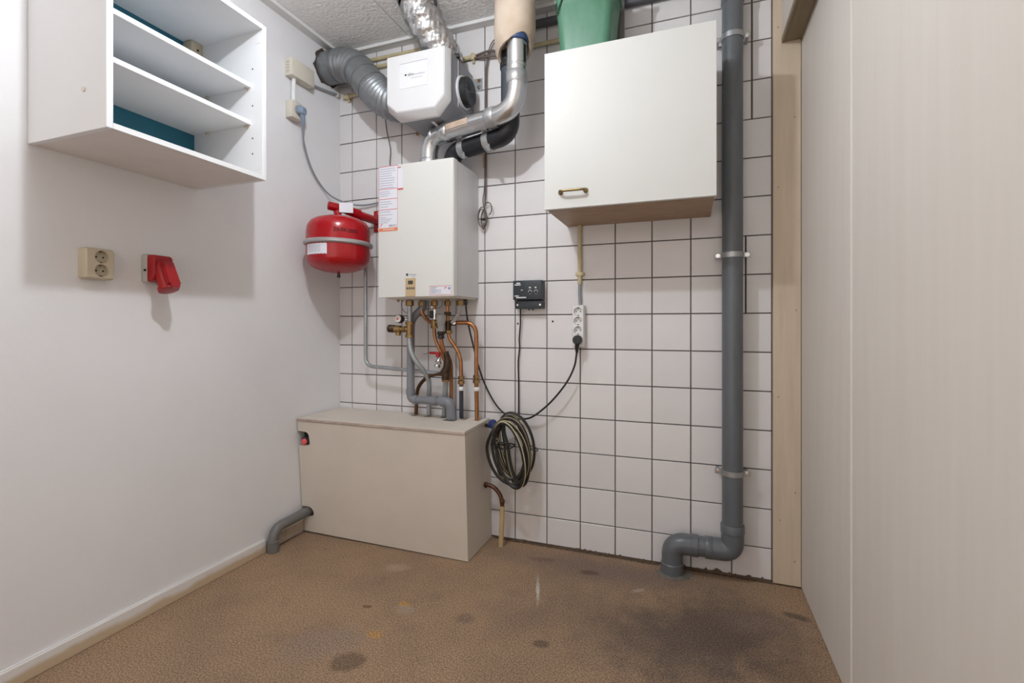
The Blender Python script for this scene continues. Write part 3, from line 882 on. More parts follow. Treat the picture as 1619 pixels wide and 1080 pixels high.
for k in range(9): bar(.377 + k * .0068, .382 + k * .0068, 1.4185, 1.4225, .0015)
part('footer_print', bm, white_print, st, False)
bm = B(); bar(.4545, .470, 1.689, 1.693); bar(.4545, .483, 1.592, 1.5985)
part('red_tab', bm, red_print, st, False)
bm = B(); bar(.455, .480, 1.600, 1.688, .0006)
part('clear_flap', bm, paper_m, st, False)
lb = part('inspection_label', bx(.616, .719, YB - .0008, YB + .001, 1.123, 1.162), paper_m, fc, False, 'white inspection label')
bm = B(); bar(.616, .719, 1.160, 1.162); bar(.616, .719, 1.123, 1.1245); bar(.616, .6175, 1.123, 1.162); bar(.7175, .719, 1.123, 1.162)
part('label_frame', bm, red_print, lb, False)
bm = B()
for i in range(5): bar(.621, .645 + .004 * (i % 3), 1.130 + i * .006, 1.1325 + i * .006)
for i in range(3): bar(.650, .672, 1.131 + i * .006, 1.1325 + i * .006)
part('print_lines', bm, pale_print, lb, False)
bm = B(); bar(.687, .690, 1.147, 1.156); bar(.691, .697, 1.152, 1.157)
part('label_emblem', bm, red_print, lb, False)
part('label_seal', lathe(B(), [(.0055, 0), (.0055, .0006), (0, .0006)], (.709, YB - .0008, 1.150), (0, -1, 0), 16), blue_print, lb)

# ---------------------------------------------------------------- expansion vessel
VC = V(.112, -.237, 0)
t = thing('expansion_vessel', 'red round expansion vessel with silver clamp ring left of the boiler', 'vessel', (VC.x, VC.y, 1.235))
prof = [(0, 1.238), (.04, 1.2405), (.075, 1.247), (.105, 1.258), (.125, 1.270), (.136, 1.284), (.1415, 1.302), (.1432, 1.325), (.1437, 1.365), (.1437, 1.420), (.1415, 1.445), (.136, 1.462), (.124, 1.478), (.102, 1.491), (.07, 1.500), (.04, 1.504), (0, 1.505)]
part('tank', lathe(B(), prof, (VC.x, VC.y, 0), (0, 0, 1), 64), red_enamel, t)
part('clamp_ring', lathe(B(), [(.142, -.010), (.150, -.010), (.1555, -.005), (.1555, .005), (.150, .010), (.142, .010)], (VC.x, VC.y, 1.372), V(.014, .010, 1), 64), clampgrey, t, True, 'silver clamp ring')
part('valve_stem', lathe(B(), [(.006, 0), (.006, .012), (.008, .012), (.008, .022), (0, .022)], (VC.x, VC.y, 1.240), (0, 0, -1), 12), black_pl, t)
phi0 = math.atan2(-2.0996 - VC.y, 1.6677 - VC.x)
def onv(al, z, rr=.1442):
    return V(VC.x + rr * math.cos(phi0 + al), VC.y + rr * math.sin(phi0 + al), z)
bm = B()
for i in range(8):
    a0_, a1_ = math.radians(-68 + 48 * i / 8), math.radians(-68 + 48 * (i + 1) / 8)
    quad(bm, [onv(a0_, 1.313), onv(a1_, 1.309), onv(a1_, 1.357), onv(a0_, 1.360)])
lb = part('type_label', bm, paper_m, t)
bm = B()
for j in range(6):
    z = 1.322 + j * .0055
    for i in range(4):
        a0_, a1_ = math.radians(-62 + 30 * i / 4), math.radians(-62 + 30 * (i + 1) / 4)
        quad(bm, [onv(a0_, z, .1447), onv(a1_, z - .0005, .1447), onv(a1_, z + .0007, .1447), onv(a0_, z + .0012, .1447)])
part('print_lines', bm, pale_print, lb)
part('handwritten_date', text_geo(B(), '23-09-2000', lambda u, v: onv(math.radians(-9) + u / .1442, 1.412 + v - .03 * u, .1440 + .0012), .023), ink_m, t, False, 'handwritten date')
part('nipple', cyl(B(), (VC.x, VC.y, 1.50), (VC.x - .006, VC.y - .004, 1.532), .017, 20), red_enamel, t)
tb_ = part('connection_tube', tube(B(), [(.072, -.262, 1.556), (.115, -.205, 1.548), (.150, -.13, 1.540)], [.020, .020, .019], 22), red_enamel, t)
part('tube_opening', lathe(B(), [(.014, 0), (.014, .001), (0, .001)], (.0715, -.2626, 1.5562), (-.6, -.79, .11), 20), red_pl, tb_)
part('bracket_arm', tube(B(), fillet([(.12, -.19, 1.545), (.165, -.09, 1.525), (.168, -.004, 1.525)], .04), .021, 18), red_enamel, t)
wp = part('wall_plate', bx(.142, .196, -.010, -.0005, 1.470, 1.580, bev=.004), red_enamel, t)
for z in (1.484, 1.566):
    part('bolt', bolt(B(), (.178, -.010, z), (0, -1, 0), .006, .006), chrome, wp)
bm = bx(.088, .150, -.225, -.222, 1.520, 1.566)
bmesh.ops.rotate(bm, verts=bm.verts[:], cent=V(.12, -.223, 1.54), matrix=Matrix.Rotation(.65, 3, 'Z'))
bmesh.ops.translate(bm, verts=bm.verts[:], vec=V(.03, -.006, .003))
tg = part('paper_tag', bm, paper_m, t, False)

# ---------------------------------------------------------------- pipes under the boiler
def nut(parent, p, axis=(0, 0, 1), r=.016, l=.018, m=brass, name='nut'):
    p = V(p); a = V(axis).normalized()
    return part(name, lathe(B(), [(r * .8, -l / 2), (r, -l * .4), (r, l * .4), (r * .8, l / 2)], p, a, 6), m, parent, False)
def ring(parent, p, axis=(0, 0, 1), r=.014, l=.02, m=brass, name='fitting'):
    p = V(p); a = V(axis).normalized()
    return part(name, lathe(B(), [(r * .9, -l / 2), (r, -l * .4), (r, l * .4), (r * .9, l / 2)], p, a, 18), m, parent)
BT = 1.114
# grey pvc condensate drain
t = thing('condensate_drain', 'grey plastic drain pipe with bends under the boiler', 'pipe', (.41, -.07, .57))
part('pipe', tube(B(), fillet([(.482, -.09, 1.112), (.480, -.09, 1.075), (.420, -.10, 1.02), (.421, -.105, .641), (.600, -.105, .640)], [.02, .04, .022], 7), .0185, 20), pvc_l, t)
for a, b, r in (((.421, -.105, .690), (.421, -.105, .665), .0215), ((.440, -.105, .640), (.460, -.105, .640), .0215), ((.535, -.105, .640), (.565, -.105, .640), .0215)):
    part('socket', cyl(B(), a, b, r, 20), pvc_l, t)
part('end_bend', tube(B(), fillet([(.585, -.105, .640), (.632, -.103, .637), (.634, -.095, .56)], .04), .0235, 20), pvc_l, t)
# zinc heating pipe with gauge and relief valve
t = thing('heating_pipe', 'zinc grey heating pipe with a sideways bend under the boiler', 'pipe', (.424, -.11, .56))
part('pipe', tube(B(), spline([(.438, -.14, BT), (.438, -.14, .97), (.438, -.14, .915), (.447, -.14, .868), (.472, -.13, .818), (.500, -.105, .770), (.504, -.075, .72), (.494, -.058, .64), (.491, -.053, .562)], 7), .0115, 16), zinc, t)
nut(t, (.438, -.14, 1.096), r=.019, l=.026)
t = thing('safety_valve', 'brass safety valve with dark cap on the zinc heating pipe', 'valve', (.424, -.12, .945))
part('tee_body', cyl(B(), (.438, -.14, .936), (.438, -.14, 1.008), .016, 16), brass, t)
nut(t, (.438, -.14, 1.003), r=.020, l=.014); nut(t, (.438, -.14, .942), r=.020, l=.014)
part('branch', cyl(B(), (.438, -.142, .974), (.386, -.154, .974), .013, 14), brass, t)
nut(t, (.412, -.148, .974), (-1, -.22, 0), .017, .016)
part('valve_body', cyl(B(), (.397, -.152, .974), (.369, -.158, .974), .018, 16), brass, t)
part('outlet', cyl(B(), (.386, -.154, .974), (.386, -.156, .945), .012, 14), brass, t)
part('cap', lathe(B(), [(.017, 0), (.019, .004), (.019, .030), (.014, .036), (0, .036)], (.371, -.158, .976), (-1, -.22, 0.05), 10), bronze_dk, t)
t = thing('pressure_gauge', 'small round pressure gauge beside the zinc heating pipe', 'gauge', (.39, -.14, 1.02))
gx = V(.400, -.168, 1.022); gd = V(-.05, -.97, .10).normalized()
part('housing', lathe(B(), [(.018, -.016), (.0195, -.012), (.0195, .008), (.017, .010)], gx, gd, 28), black_pl, t)
f_ = part('dial', lathe(B(), [(.0168, .0095), (.0168, .0110), (0, .0110)], gx, gd, 28), gauge_face, t)
part('red_sector', lathe(B(), [(.006, .0112), (.006, .0118), (0, .0118)], gx + V(-.002, 0, -.001), gd, 12), red_print, f_)
part('stem', tube(B(), [gx - gd * .014, gx - gd * .02 + V(.012, 0, 0), (.438, -.142, 1.018)], .006, 10), chrome, t)
# copper runs
t = thing('copper_pipe', 'copper pipe curving from boiler to brass tee, leftmost of the copper tails', 'pipe', (.48, -.10, .99))
part('pipe', tube(B(), spline([(.478, -.10, BT), (.478, -.10, 1.075), (.484, -.10, 1.048), (.504, -.10, 1.022), (.530, -.105, 1.006), (.552, -.11, 1.004)], 7), .0085, 14), copper, t)
nut(t, (.478, -.10, 1.094), r=.016, l=.024)
t = thing('copper_pipe', 'copper pipe with brass tee and black check valve under the boiler middle', 'pipe', (.552, -.11, .86))
part('pipe', tube(B(), spline([(.552, -.11, BT), (.552, -.11, 1.05), (.552, -.11, .985), (.553, -.11, .955), (.560, -.108, .92), (.575, -.105, .885), (.590, -.103, .855), (.600, -.10, .83)], 7), .0085, 14), copper, t)
nut(t, (.552, -.11, 1.094), r=.016, l=.024)
part('check_valve', bx(.536, .552, -.132, -.108, 1.026, 1.060, bev=.004), black_pl, t, True, 'black check valve body')
part('chrome_sleeve', cyl(B(), (.556, -.112, 1.020), (.556, -.112, 1.066), .0105, 14), chrome, t)
part('bleed_screw', lathe(B(), [(.006, 0), (.006, .006), (0, .008)], (.548, -.120, 1.076), (0, -1, 0), 12), white_pl, t)
ring(t, (.552, -.11, 1.000), r=.0155, l=.036); nut(t, (.552, -.11, .985), r=.0175, l=.014)
part('tee_branch', cyl(B(), (.54, -.11, 1.005), (.578, -.11, 1.008), .011, 14), brass, t)
t = thing('copper_pipe', 'copper pipe with S bend and dark lower end right of the filling valve', 'pipe', (.685, -.10, .56))
part('pipe', tube(B(), spline([(.616, -.10, BT), (.616, -.10, 1.05), (.618, -.10, 1.0), (.620, -.10, .962), (.628, -.10, .930), (.650, -.10, .900), (.671, -.10, .868), (.683, -.10, .83), (.685, -.10, .78), (.685, -.098, .715)], 7), .0088, 14), copper, t)
part('lower_tail', cyl(B(), (.685, -.098, .72), (.664, -.053, .560), .010, 14), slate_pipe, t, True, 'dark lower end')
nut(t, (.616, -.10, 1.094), r=.016, l=.022); nut(t, (.616, -.10, 1.046), r=.016, l=.018, m=bronze_dk)
ring(t, (.619, -.10, .985), r=.014, l=.055, m=bronze_dk); nut(t, (.621, -.10, .962), r=.017, l=.016)
nut(t, (.685, -.099, .752), r=.015, l=.016); nut(t, (.685, -.099, .732), r=.016, l=.018)
ring(t, (.685, -.097, .703), r=.0135, l=.018, m=white_pl, name='white_clip')
t = thing('copper_pipe', 'bright copper pipe with wide bend, rightmost of the pipes under the boiler', 'pipe', (.75, -.07, .56))
part('pipe', tube(B(), fillet([(.625, -.085, 1.004), (.748, -.07, 1.006), (.748, -.07, .74), (.748, -.062, .55)], [.06, .05], 9), .0098, 16), copper, t)
nut(t, (.748, -.070, .757), r=.015, l=.016); nut(t, (.748, -.070, .735), r=.016, l=.018)
ring(t, (.748, -.068, .700), r=.0140, l=.018, m=white_pl, name='white_clip')
part('valve_union', cyl(B(), (.618, -.088, 1.004), (.650, -.085, 1.004), .014, 14), bronze_dk, t)
part('chrome_cap', lathe(B(), [(.009, 0), (.009, .006), (0, .008)], (.648, -.098, 1.004), (.3, -.9, 0), 14), chrome, t)
# cloudy hose and filling unit
t = thing('discharge_hose', 'cloudy clear hose with brass nut curving under the boiler', 'hose', (.645, -.11, 1.0))
part('hose', tube(B(), spline([(.683, -.10, BT), (.682, -.10, 1.085), (.676, -.105, 1.05), (.660, -.108, 1.022), (.640, -.110, 1.004)], 7), .0088, 14), clear_m, t)
nut(t, (.681, -.10, 1.096), r=.019, l=.024)
t = thing('funnel_trap', 'cloudy funnel trap with black collar between copper pipes', 'trap', (.598, -.13, .93))
part('funnel', lathe(B(), [(.010, -.050), (.014, -.03), (.020, 0), (.024, .02), (.020, .036), (.008, .042), (0, .042)], (.600, -.132, 1.005), (0, 0, 1), 20), clear_m, t)
part('collar', lathe(B(), [(.010, 0), (.016, .004), (.014, .016), (.018, .022), (.018, .034), (.010, .036)], (.598, -.130, .930), (0, 0, 1), 18), black_pl, t, True, 'black collar')
part('tail', tube(B(), spline([(.598, -.130, .935), (.601, -.125, .90), (.610, -.115, .86), (.618, -.11, .82), (.616, -.11, .775)], 6), .0095, 14), copper, t)
t = thing('filling_valve', 'dark filling valve with red lever at the centre of the pipework', 'valve', (.61, -.11, .74))
part('body', tube(B(), spline([(.612, -.112, .872), (.620, -.11, .83), (.615, -.11, .79), (.598, -.108, .765)], 6), [.014] * 6 + [.018] * 7 + [.020] * 6, 14), bronze_dk, t)
part('lower_union', cyl(B(), (.610, -.108, .742), (.612, -.108, .79), .019, 14), bronze_dk, t)
nut(t, (.610, -.108, .742), r=.018, l=.022)
part('chrome_tap', lathe(B(), [(.010, 0), (.015, .006), (.011, .014), (.016, .024), (.009, .034), (.009, .05)], (.585, -.145, .800), (.15, .2, 1), 16), chrome, t)
lv = part('lever', bx(.548, .602, -.152, -.140, .860, .872, bev=.003), red_pl, t, True, 'red lever')
part('lever_hub', cyl(B(), (.592, -.146, .848), (.592, -.146, .866), .010, 14), red_pl, lv)
part('seal_wire', tube(B(), spline([(.556, -.146, .866), (.535, -.14, .866), (.515, -.13, .858), (.50, -.12, .860)], 5), .0012, 6), cable_brown, t)
solo('zinc_riser', cyl(B(), (.606, -.098, .735), (.573, -.053, .560), .0125, 16), zinc, 'short zinc riser below the filling valve into the boxing', 'pipe', (.611, -.10, .56))
solo('copper_pipe', tube(B(), spline([(.600, -.105, .765), (.555, -.10, .764), (.500, -.085, .745), (.450, -.065, .708), (.424, -.052, .66), (.418, -.050, .56)], 7), .0088, 14), copper_dk, 'dark copper pipe curving from the filling valve down behind the drain', 'pipe', (.445, -.09, .56))
solo('copper_pipe', tube(B(), spline([(.612, -.10, .858), (.624, -.094, .835), (.622, -.075, .80), (.614, -.060, .74), (.612, -.056, .62)], 7), .0088, 14), copper, 'copper pipe standing behind the drain bend right of the filling valve', 'pipe', (.634, -.086, .655))
solo('vessel_pipe', tube(B(), fillet([(.150, -.085, 1.29), (.150, -.085, .79), (.59, -.10, .768)], .05, 9), .0092, 14), zinc, 'thin grey pipe from the red vessel down and across to the valves', 'pipe', (.15, -.085, .79))
t = thing('gas_capillary', 'thin grey wire looping under the boiler left of the gauge', 'wire', (.35, -.10, 1.05))
part('wire', tube(B(), spline([(.370, -.10, BT), (.368, -.10, 1.085), (.380, -.10, 1.062), (.405, -.10, 1.048), (.43, -.09, 1.046), (.49, -.07, 1.070), (.54, -.07, 1.072), (.575, -.08, 1.085), (.585, -.09, BT)], 6), .0022, 8), cable_grey, t)
for x in (.350, .372, .398):
    part('screw_boss', cyl(B(), (x, -.10, BT + .002), (x, -.10, BT - .008), .006, 10), brass, t)
t = thing('boiler_power_cord', 'black power cord from the boiler down to behind the hose coil', 'cable', (.69, -.10, 1.1))
part('cord', tube(B(), spline([(.697, -.08, BT), (.700, -.08, 1.08), (.705, -.07, 1.01), (.725, -.055, .90), (.752, -.045, .79), (.780, -.035, .71), (.825, -.028, .63), (.872, -.024, .585), (.93, -.020, .566)], 7), .0040, 10), cable_black, t)
part('cable_gland', cyl(B(), (.697, -.08, BT + .002), (.697, -.08, 1.086), .010, 12), black_pl, t)

# ---------------------------------------------------------------- plywood boxing
t = thing('pipe_boxing', 'low cream painted plywood boxing covering pipes under the boiler', 'boxing', (.36, -.13, 0))
yb0, yt0 = -.262, -.302   # front leans slightly forward at the top
TB = .556
def fy(z): return yb0 + (yt0 - yb0) * (z / TB)
xl = -.074; xr = .797
outl = [(xl, .008), (xr, .003), (xr + .004, .540), (xl, .540), (xl, .493)]
outl += [(-.030, .491), (-.018, .487), (-.012, .478), (-.008, .440), (-.010, .432), (-.018, .428), (xl, .424)]
outl += [(xl, .128), (-.035, .130), (-.018, .124), (-.008, .110), (-.006, .097), (-.010, .086), (-.018, .083), (xl, .078)]
bm = prism(B(), [(x, fy(z), z) for x, z in outl], (0, .014, 0))
part('front_panel', bm, box_m, t, False)
part('side_panel', loft(B(), [[(xr - .014, fy(.003) + .014, .003), (xr, fy(.003) + .0142, .003), (xr, -.004, .003), (xr - .014, -.004, .003)],
                              [(xr - .010, fy(.54) + .014, .54), (xr + .004, fy(.54) + .0142, .54), (xr - .010, -.004, .54), (xr - .024, -.004, .54)]]), box_m, t, False)
# lid with pipe slots along its rear edge
yr = -.004
slots = [(.418, .014), (.491, .018), (.573, .017), (.632, .030), (.681, .013), (.748, .014)]
top = [(xl, yt0 - .002), (xr + .006, yt0 - .002), (xr - .010, yr)]
for x, w in reversed(slots):
    dp = .124 if w > .025 else .072
    top += [(x + w, yr), (x + w, yr - dp), (x - w, yr - dp), (x - w, yr)]
top += [(xl, yr)]
bm = B()
base = [(x, y, .542) for x, y in top]
prism(bm, base, (0, 0, .014))
lidp = part('lid', bm, box_m, t, False)
part('lid_edge', prism(B(), [(xl, yt0 - .0026, .5425), (xr + .006, yt0 - .0026, .5425), (xr + .006, yt0 - .0026, .5525), (xl, yt0 - .0026, .5525)], (0, .002, 0)), ply_edge, lidp, False)
part('valve_knob', lathe(B(), [(.020, 0), (.022, .006), (.022, .018), (.016, .022)], (-.042, -.270, .443), (0.1, -1, 0), 24), hole_m, t, True, 'dark valve collar in the notch')
part('red_button', lathe(B(), [(.0145, 0), (.0145, .006), (.011, .009), (0, .009)], (-.040, -.291, .443), (.1, -1, 0), 24), red_knob, t, True, 'red valve button in the notch')
part('notch_shade_block', bx(-.072, .0, -.262, -.18, .40, .50, bev=.006), black_in, t)  # near-black block that paints the shade inside the notch
part('batten', bx(-.078, .76, -.05, -.03, .50, .54), ply_edge, t, False)

# grey drain pipe out of the boxing
t = thing('floor_drain_pipe', 'grey plastic elbow pipe leaving the boxing down to the floor by the left wall', 'pipe', (-.05, -.47, 0))
part('pipe', tube(B(), fillet([(-.046, -.20, .106), (-.046, -.467, .098), (-.046, -.470, .0)], .055, 9), .0215, 22), pvc_w, t)
part('socket', cyl(B(), (-.046, -.4695, .048), (-.046, -.470, .001), .0245, 24), pvc_w, t)
part('socket_ring', lathe(B(), [(.0245, 0), (.0258, .002), (.0245, .005)], (-.046, -.470, .045), (0, 0, 1), 24), pvc_w, t)

# ---------------------------------------------------------------- hose coil and tap
t = thing('garden_tap', 'small chrome tap with blue knob on the side of the boxing', 'tap', (.83, -.075, .49))
part('stub', cyl(B(), (.790, -.062, .535), (.838, -.075, .536), .009, 14), bronze_dk, t)
part('body', tube(B(), spline([(.835, -.078, .540), (.848, -.085, .533), (.853, -.090, .515), (.852, -.092, .485)], 5), .0105, 14), chrome, t)
part('knob', lathe(B(), [(.010, 0), (.020, .004), (.022, .014), (.018, .024), (.008, .028), (0, .028)], (.846, -.090, .548), (-.25, -.9, .25), 20), blue_knob, t, True, 'blue knob')
nut(t, (.852, -.092, .483), r=.015, l=.014, m=chrome); nut(t, (.852, -.092, .466), r=.014, l=.014, m=chrome)
t = thing('garden_hose', 'coiled black garden hose with yellow stripes hanging on the tap', 'hose', (.93, -.11, .30))
random.seed(21)
loops = [(.934, .452, .086, .146, .10), (.950, .466, .094, .142, .5), (.918, .432, .066, .138, -.3), (.958, .450, .070, .160, .7), (.915, .462, .064, .128, .0), (.972, .452, .060, .150, .9), (.930, .446, .096, .138, .1), (.945, .436, .078, .140, .6)]
pts = [(.852, -.094, .47), (.855, -.096, .44)]
for li, (cx, cz, a, b, tl) in enumerate(loops):
    yo = -.072 - .012 * li
    for k in range(16):
        s = PI * .95 + 2 * PI * k / 16
        f = (li + k / 16)
        # blend to the next loop
        nx = loops[min(li + 1, len(loops) - 1)]
        w = k / 16 * .9
        CX = cx * (1 - w) + nx[0] * w; CZ = cz * (1 - w) + nx[1] * w
        A = a * (1 - w) + nx[2] * w; BB = b * (1 - w) + nx[3] * w; TL = tl * (1 - w) + nx[4] * w
        ex, ez = A * math.cos(s), BB * math.sin(s)
        x = CX + ex * math.cos(TL) + ez * math.sin(TL) * -.30
        z = CZ + ez
        y = yo - .012 * k / 16 - .012 * math.sin(s + li)
        pts.append((x, y, z))
part('tube', tube(B(), spline(pts, 4), .0070, 18, stripe=(3, 4, 12, 13)), [cable_black, yellow_m], t)
for c_, rr in (((.905, -.125, .470), .022), ((.92, -.13, .476), .03)):
    pp = [(c_[0] + rr * 1.3 * math.cos(2 * PI * i / 16), c_[1] - .035 * abs(math.sin(2 * PI * i / 16)), c_[2] + rr * .45 * math.sin(2 * PI * i / 16)) for i in range(17)]
    part('tie_wire', tube(B(), pp, .003, 8), cable_black, t)
pp = [(1.035 + .020 * math.cos(2 * PI * i / 14), -.11, .462 + .009 * math.sin(2 * PI * i / 14) - .3 * .02 * math.cos(2 * PI * i / 14)) for i in range(15)]
part('tie_wire', tube(B(), pp, .0022, 8), cable_black, t)
t = thing('overflow_pipe', 'dark copper overflow pipe with pale sleeve reaching the floor beside the boxing', 'pipe', (.872, -.075, 0))
part('bend', tube(B(), spline([(.778, -.075, .262), (.80, -.078, .270), (.838, -.080, .262), (.868, -.082, .235), (.880, -.083, .20), (.880, -.083, .165)], 7), .0095, 14), copper_dk, t)
ring(t, (.881, -.083, .205), r=.0115, l=.016, m=copper_dk)
part('sleeve', tube(B(), [(.881, -.083, .185), (.878, -.081, .10), (.872, -.078, .001)], [.0105, .0108, .0112], 14), sleeve_m, t, True, 'pale yellow sleeve')
part('wall_rosette', lathe(B(), [(.014, 0), (.014, .003), (.010, .005)], (.7975, -.075, .266), (1, 0, 0), 16), hole_m, t)

# ---------------------------------------------------------------- controller on the tiles
t = thing('pump_controller', 'black wall controller with two dials right of the boiler', 'controller', (.99, -.03, 1.066))
bm = B()
box(bm, .922, 1.056, -.058, -.001, 1.106, 1.193, bev=.004)
hs_ = part('housing', bm, anth, t)
part('terminal_cover', bx(.928, 1.056, -.046, -.001, 1.067, 1.104, bev=.003), anth, t)
def fl(bm, x0, x1, z0, z1, y=-.0586): return quad(bm, [(x0, y, z0), (x1, y, z0), (x1, y, z1), (x0, y, z1)])
bm = B()
fl(bm, .939, .957, 1.178, 1.183); fl(bm, .930, .960, 1.171, 1.1755); fl(bm, .930, .950, 1.1215, 1.126); fl(bm, .938, .985, 1.114, 1.119)
fl(bm, .960, .969, 1.148, 1.151); fl(bm, .998, 1.007, 1.157, 1.163); fl(bm, 1.025, 1.033, 1.157, 1.163)
part('white_print', bm, white_print, hs_, False)
for x in (1.003, 1.031):
    d_ = part('dial', lathe(B(), [(.0052, 0), (.0048, .003), (0, .003)], (x, -.058, 1.142), (0, -1, 0), 16), black_pl, hs_)
    pp = [(x + .0072 * math.cos(a), -.0588, 1.142 + .0072 * math.sin(a)) for a in [PI * (-.1 + 1.2 * i / 10) for i in range(11)]]
    part('dial_scale', tube(B(), pp, .0012, 6), white_print, d_)
    part('dial_mark', fl(B(), x - .0012, x + .0012, 1.131, 1.134), white_print, d_, False)
for x in (.940, 1.046):
    part('screw', bolt(B(), (x, -.046, 1.084), (0, -1, 0), .003, .002), chrome, t)
for x in (.985, 1.003):
    part('cable_gland', bx(x - .002, x + .002, -.02, -.012, 1.060, 1.068), black_pl, t, False)
solo('controller_cord', tube(B(), spline([(.946, -.022, 1.068), (.944, -.018, 1.0), (.937, -.014, .93), (.938, -.012, .89), (.931, -.010, .82), (.933, -.010, .72), (.933, -.010, .62), (.934, -.014, .568)], 6), .0034, 10), cable_black, 'thin black cord hanging straight down from the wall controller', 'cable', (.934, -.014, .568))

# ---------------------------------------------------------------- power strip
t = thing('power_strip', 'white four way power strip mounted upright on the tiles', 'power strip', (1.215, -.02, .90))
bm = B()
xz = lambda lp, y: [(a, y, b) for a, b in lp]
loft(bm, [xz(rrect(1.2145, .989, .0255, .091, .004), -.001), xz(rrect(1.2145, .989, .0255, .091, .004), -.036), xz(rrect(1.2145, .989, .0225, .088, .002), -.040)], caps=False)
fo = lambda u, v, d: V(u, -.040 + d, v)
zs = (1.0520, 1.0110, .9700, .9290)
edges_ = (1.077, 1.0315, .9905, .9495, .901)
for k in range(4):
    holed_face(bm, fo, 1.192, 1.237, edges_[k + 1], edges_[k], 1.2145, zs[k], .0185, .012)
part('housing', bm, white_pl, t)
for z in zs:
    s = part('socket_cup', lathe(B(), [(.0168, 0), (.0168, .001), (0, .001)], (1.2145, -.0275, z), (0, -1, 0), 26), white_pl, t)
    for dx in (-.0095, .0095):
        part('pin_hole', cyl(B(), (1.2145 + dx, -.0284, z), (1.2145 + dx, -.0294, z), .0026, 8), hole_m, s)
    for dz in (-.0165, .0165):
        part('earth_clip', bx(1.2115, 1.2175, -.0385, -.028, z + dz - .0018, z + dz + .0018), hole_m, s, False)
t = thing('black_plug', 'black plug in the lowest socket of the white power strip', 'plug', (1.215, -.05, .91))
part('body', lathe(B(), [(.019, 0), (.0205, .004), (.0205, .018), (.016, .028), (0, .030)], (1.2155, -.0425, .930), (0, -1, 0), 24), black_pl, t)
part('strain_relief', tube(B(), [(1.2150, -.056, .922), (1.2130, -.052, .900), (1.2110, -.046, .875)], [.011, .009, .0055], 12), black_pl, t)
solo('strip_plug_cord', tube(B(), spline([(1.211, -.046, .876), (1.201, -.050, .815), (1.168, -.055, .745), (1.105, -.055, .665), (1.035, -.048, .602), (.985, -.035, .574), (.93, -.022, .566)], 8), .0042, 10), cable_black, 'black cord curving from the power strip plug toward the hose coil', 'cable', (1.211, -.046, .876))
t = thing('strip_conduit', 'yellowed upright conduit feeding the power strip from under the white cabinet', 'conduit', (1.217, -.014, 1.17))
part('tube', cyl(B(), (1.217, -.014, 1.43), (1.217, -.014, 1.172), .0095, 14), conduit_m, t)
part('clip', bx(1.200, 1.236, -.026, -.0008, 1.208, 1.224, bev=.003), conduit_m, t)
part('cable', tube(B(), [(1.217, -.014, 1.18), (1.2165, -.015, 1.13), (1.2195, -.017, 1.075)], .0068, 12), cable_grey, t, True, 'grey cable')

# ---------------------------------------------------------------- white wall cabinet
t = thing('wall_cabinet', 'white single door wall cabinet with brown underside on the tiled wall', 'cabinet', (1.45, -.17, 1.43))
part('carcass', bx(1.158, 1.748, -.316, -.001, 1.434, 2.018), white_lam, t, False)
part('bottom_panel', bx(1.160, 1.746, -.316, -.002, 1.428, 1.436), woodm, t, False, 'brown wooden underside')
dr = part('door', bx(1.151, 1.753, -.336, -.318, 1.430, 2.021, bev=.0015, seg=2), door_m, t, False, 'smooth white door')
hp = fillet([(1.214, -.3365, 1.4895), (1.217, -.360, 1.4895), (1.306, -.360, 1.4890), (1.309, -.3365, 1.4890)], .018, 6)
hd_ = part('handle', tube(B(), hp, [.0068 if (i < 3 or i > len(hp) - 4) else .0048 for i in range(len(hp))], 12), brass_dark, dr, True, 'aged brass handle')
for x in (1.214, 1.309):
    part('rosette', lathe(B(), [(.010, 0), (.008, .004), (.0062, .006)], (x, -.336, 1.4892), (0, -1, 0), 16), brass_dark, hd_)
# bucket on top
t = thing('green_bucket', 'green square plastic bucket standing on the white wall cabinet', 'bucket', (1.285, -.155, 2.021))
loops_ = []
for z, h in ((2.021, .090), (2.024, .094), (2.08, .099), (2.27, .113), (2.285, .113), (2.287, .122), (2.305, .123)):
    loops_.append([(a, b, z) for a, b in rrect(1.288, -.185, h, h * .9, .030, 6)])
loops_ += [[(a, b, z) for a, b in rrect(1.288, -.185, h, h * .9, .028, 6)] for z, h in ((2.303, .118), (2.10, .096), (2.030, .088))]
part('tub', loft(B(), loops_), green_pl, t)
part('bail', tube(B(), spline([(1.183, -.245, 2.295), (1.180, -.276, 2.235), (1.184, -.284, 2.200), (1.196, -.288, 2.22), (1.235, -.290, 2.30), (1.29, -.285, 2.325), (1.35, -.285, 2.31), (1.40, -.27, 2.295)], 8), .0032, 8), green_dk, t, True, 'dark green wire bail')
solo('metal_strip', bx(1.380, 1.414, -.064, -.050, 2.019, 2.36, bev=.001, seg=1), strip_metal, 'grey brown metal strip standing on the cabinet behind the bucket', 'strip', (1.406, -.043, 2.019), False)

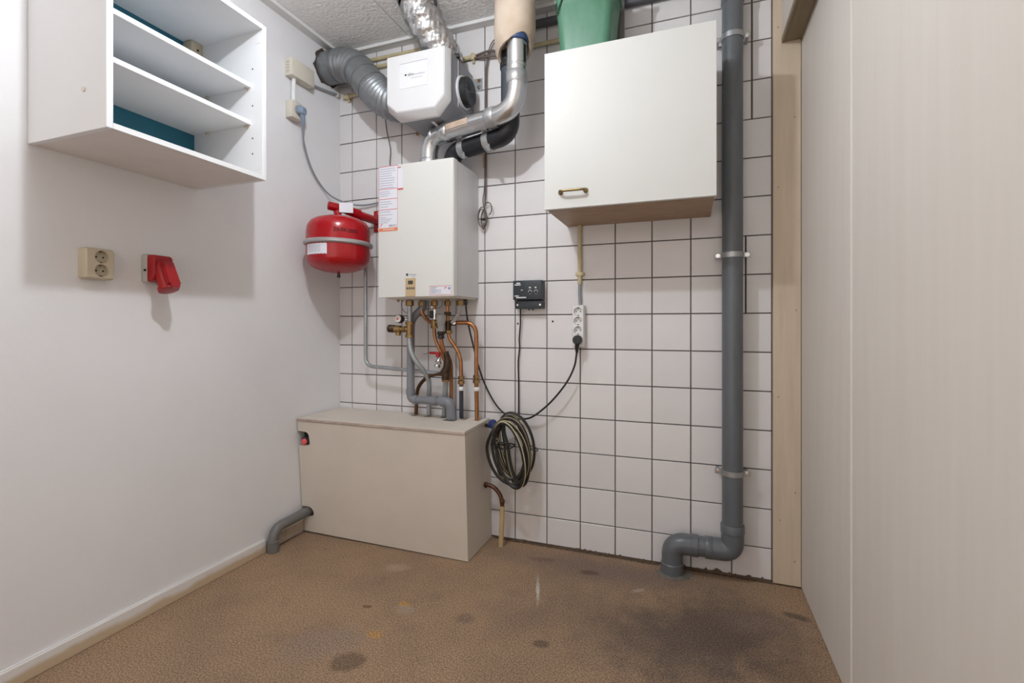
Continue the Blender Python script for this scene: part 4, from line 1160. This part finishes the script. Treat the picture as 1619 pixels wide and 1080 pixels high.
# ---------------------------------------------------------------- grey downpipe
t = thing('downpipe', 'large grey plastic downpipe with clamps and floor bend near the right wall', 'pipe', (1.61, -.06, 0))
PX, PY, PR = 1.822, -.062, .0375
part('pipe', cyl(B(), (PX, PY, .20), (PX, PY, 2.40), PR, 40), pvc, t)
part('upper_coupler', lathe(B(), [(PR, 0), (PR + .004, .004), (PR + .004, .15), (PR, .152)], (PX, PY, 2.225), (0, 0, 1), 40), pvc, t)
ZH = .126
el = part('lower_elbow', tube(B(), fillet([(PX, PY, .205), (PX, PY, ZH), (1.735, PY, ZH)], .075, 12), PR + .0035, 36), pvc, t)
part('socket_ring', lathe(B(), [(PR + .003, 0), (PR + .0055, .003), (PR + .0055, .030), (PR + .003, .034)], (PX, PY, .196), (0, 0, 1), 40), pvc, el)
part('socket_ring', lathe(B(), [(PR + .003, 0), (PR + .0045, .002), (PR + .0045, .026), (PR + .003, .028)], (1.752, PY, ZH), (-1, 0, 0), 40), pvc, el)
part('connector', cyl(B(), (1.74, PY, ZH), (1.68, PY, ZH), PR, 36), pvc, t)
e2 = part('floor_elbow', tube(B(), fillet([(1.700, PY, ZH), (1.602, PY, ZH - .002), (1.602, PY - .004, .004)], .07, 12), PR + .003, 36), pvc, t)
part('socket_ring', lathe(B(), [(PR + .003, 0), (PR + .005, .002), (PR + .005, .026), (PR + .003, .028)], (1.700, PY, ZH), (-1, 0, 0), 40), pvc, e2)
part('socket_ring', lathe(B(), [(PR + .002, 0), (PR + .0055, .002), (PR + .0055, .045), (PR + .003, .048)], (1.602, PY - .003, .002), (0, 0, 1), 40), pvc, e2)
bm = B()
random.seed(9)
rim = [(1.602 + (.058 + random.uniform(-.008, .012) + (.018 if 0 < k < 5 else 0)) * math.cos(2 * PI * k / 22 - .6), PY - .003 + (.054 + random.uniform(-.008, .008)) * math.sin(2 * PI * k / 22 - .6), .001) for k in range(22)]
inner_ = [(1.602 + .040 * math.cos(2 * PI * k / 22 - .6), PY - .003 + .040 * math.sin(2 * PI * k / 22 - .6), .012) for k in range(22)]
loft(bm, [rim, inner_])
part('cement_collar', bm, cement, t, True, 'rough cement collar')
for z in (2.098, 1.262, .428):
    cb = B()
    lathe(cb, [(PR + .0005, -.010), (PR + .003, -.010), (PR + .003, .010), (PR + .0005, .010)], (PX, PY, z), (0, 0, 1), 40)
    ck = part('clamp', cb, steel, t, True)
    for s in (-1, 1):
        eb = bx(PX + s * (PR + .001) - (.024 if s < 0 else 0), PX + s * (PR + .001) + (.024 if s > 0 else 0), PY - .0015, PY + .0015, z - .010, z + .010, bev=.001, seg=1)
        box(eb, PX + s * .052 - .005, PX + s * .052 + .005, PY, -.001, z - .004, z + .004)
        part('clamp_ear', eb, steel, ck, False)
        part('screw', bolt(B(), (PX + s * .052, PY - .0015, z), (0, -1, 0), .0055, .006), chrome, ck)
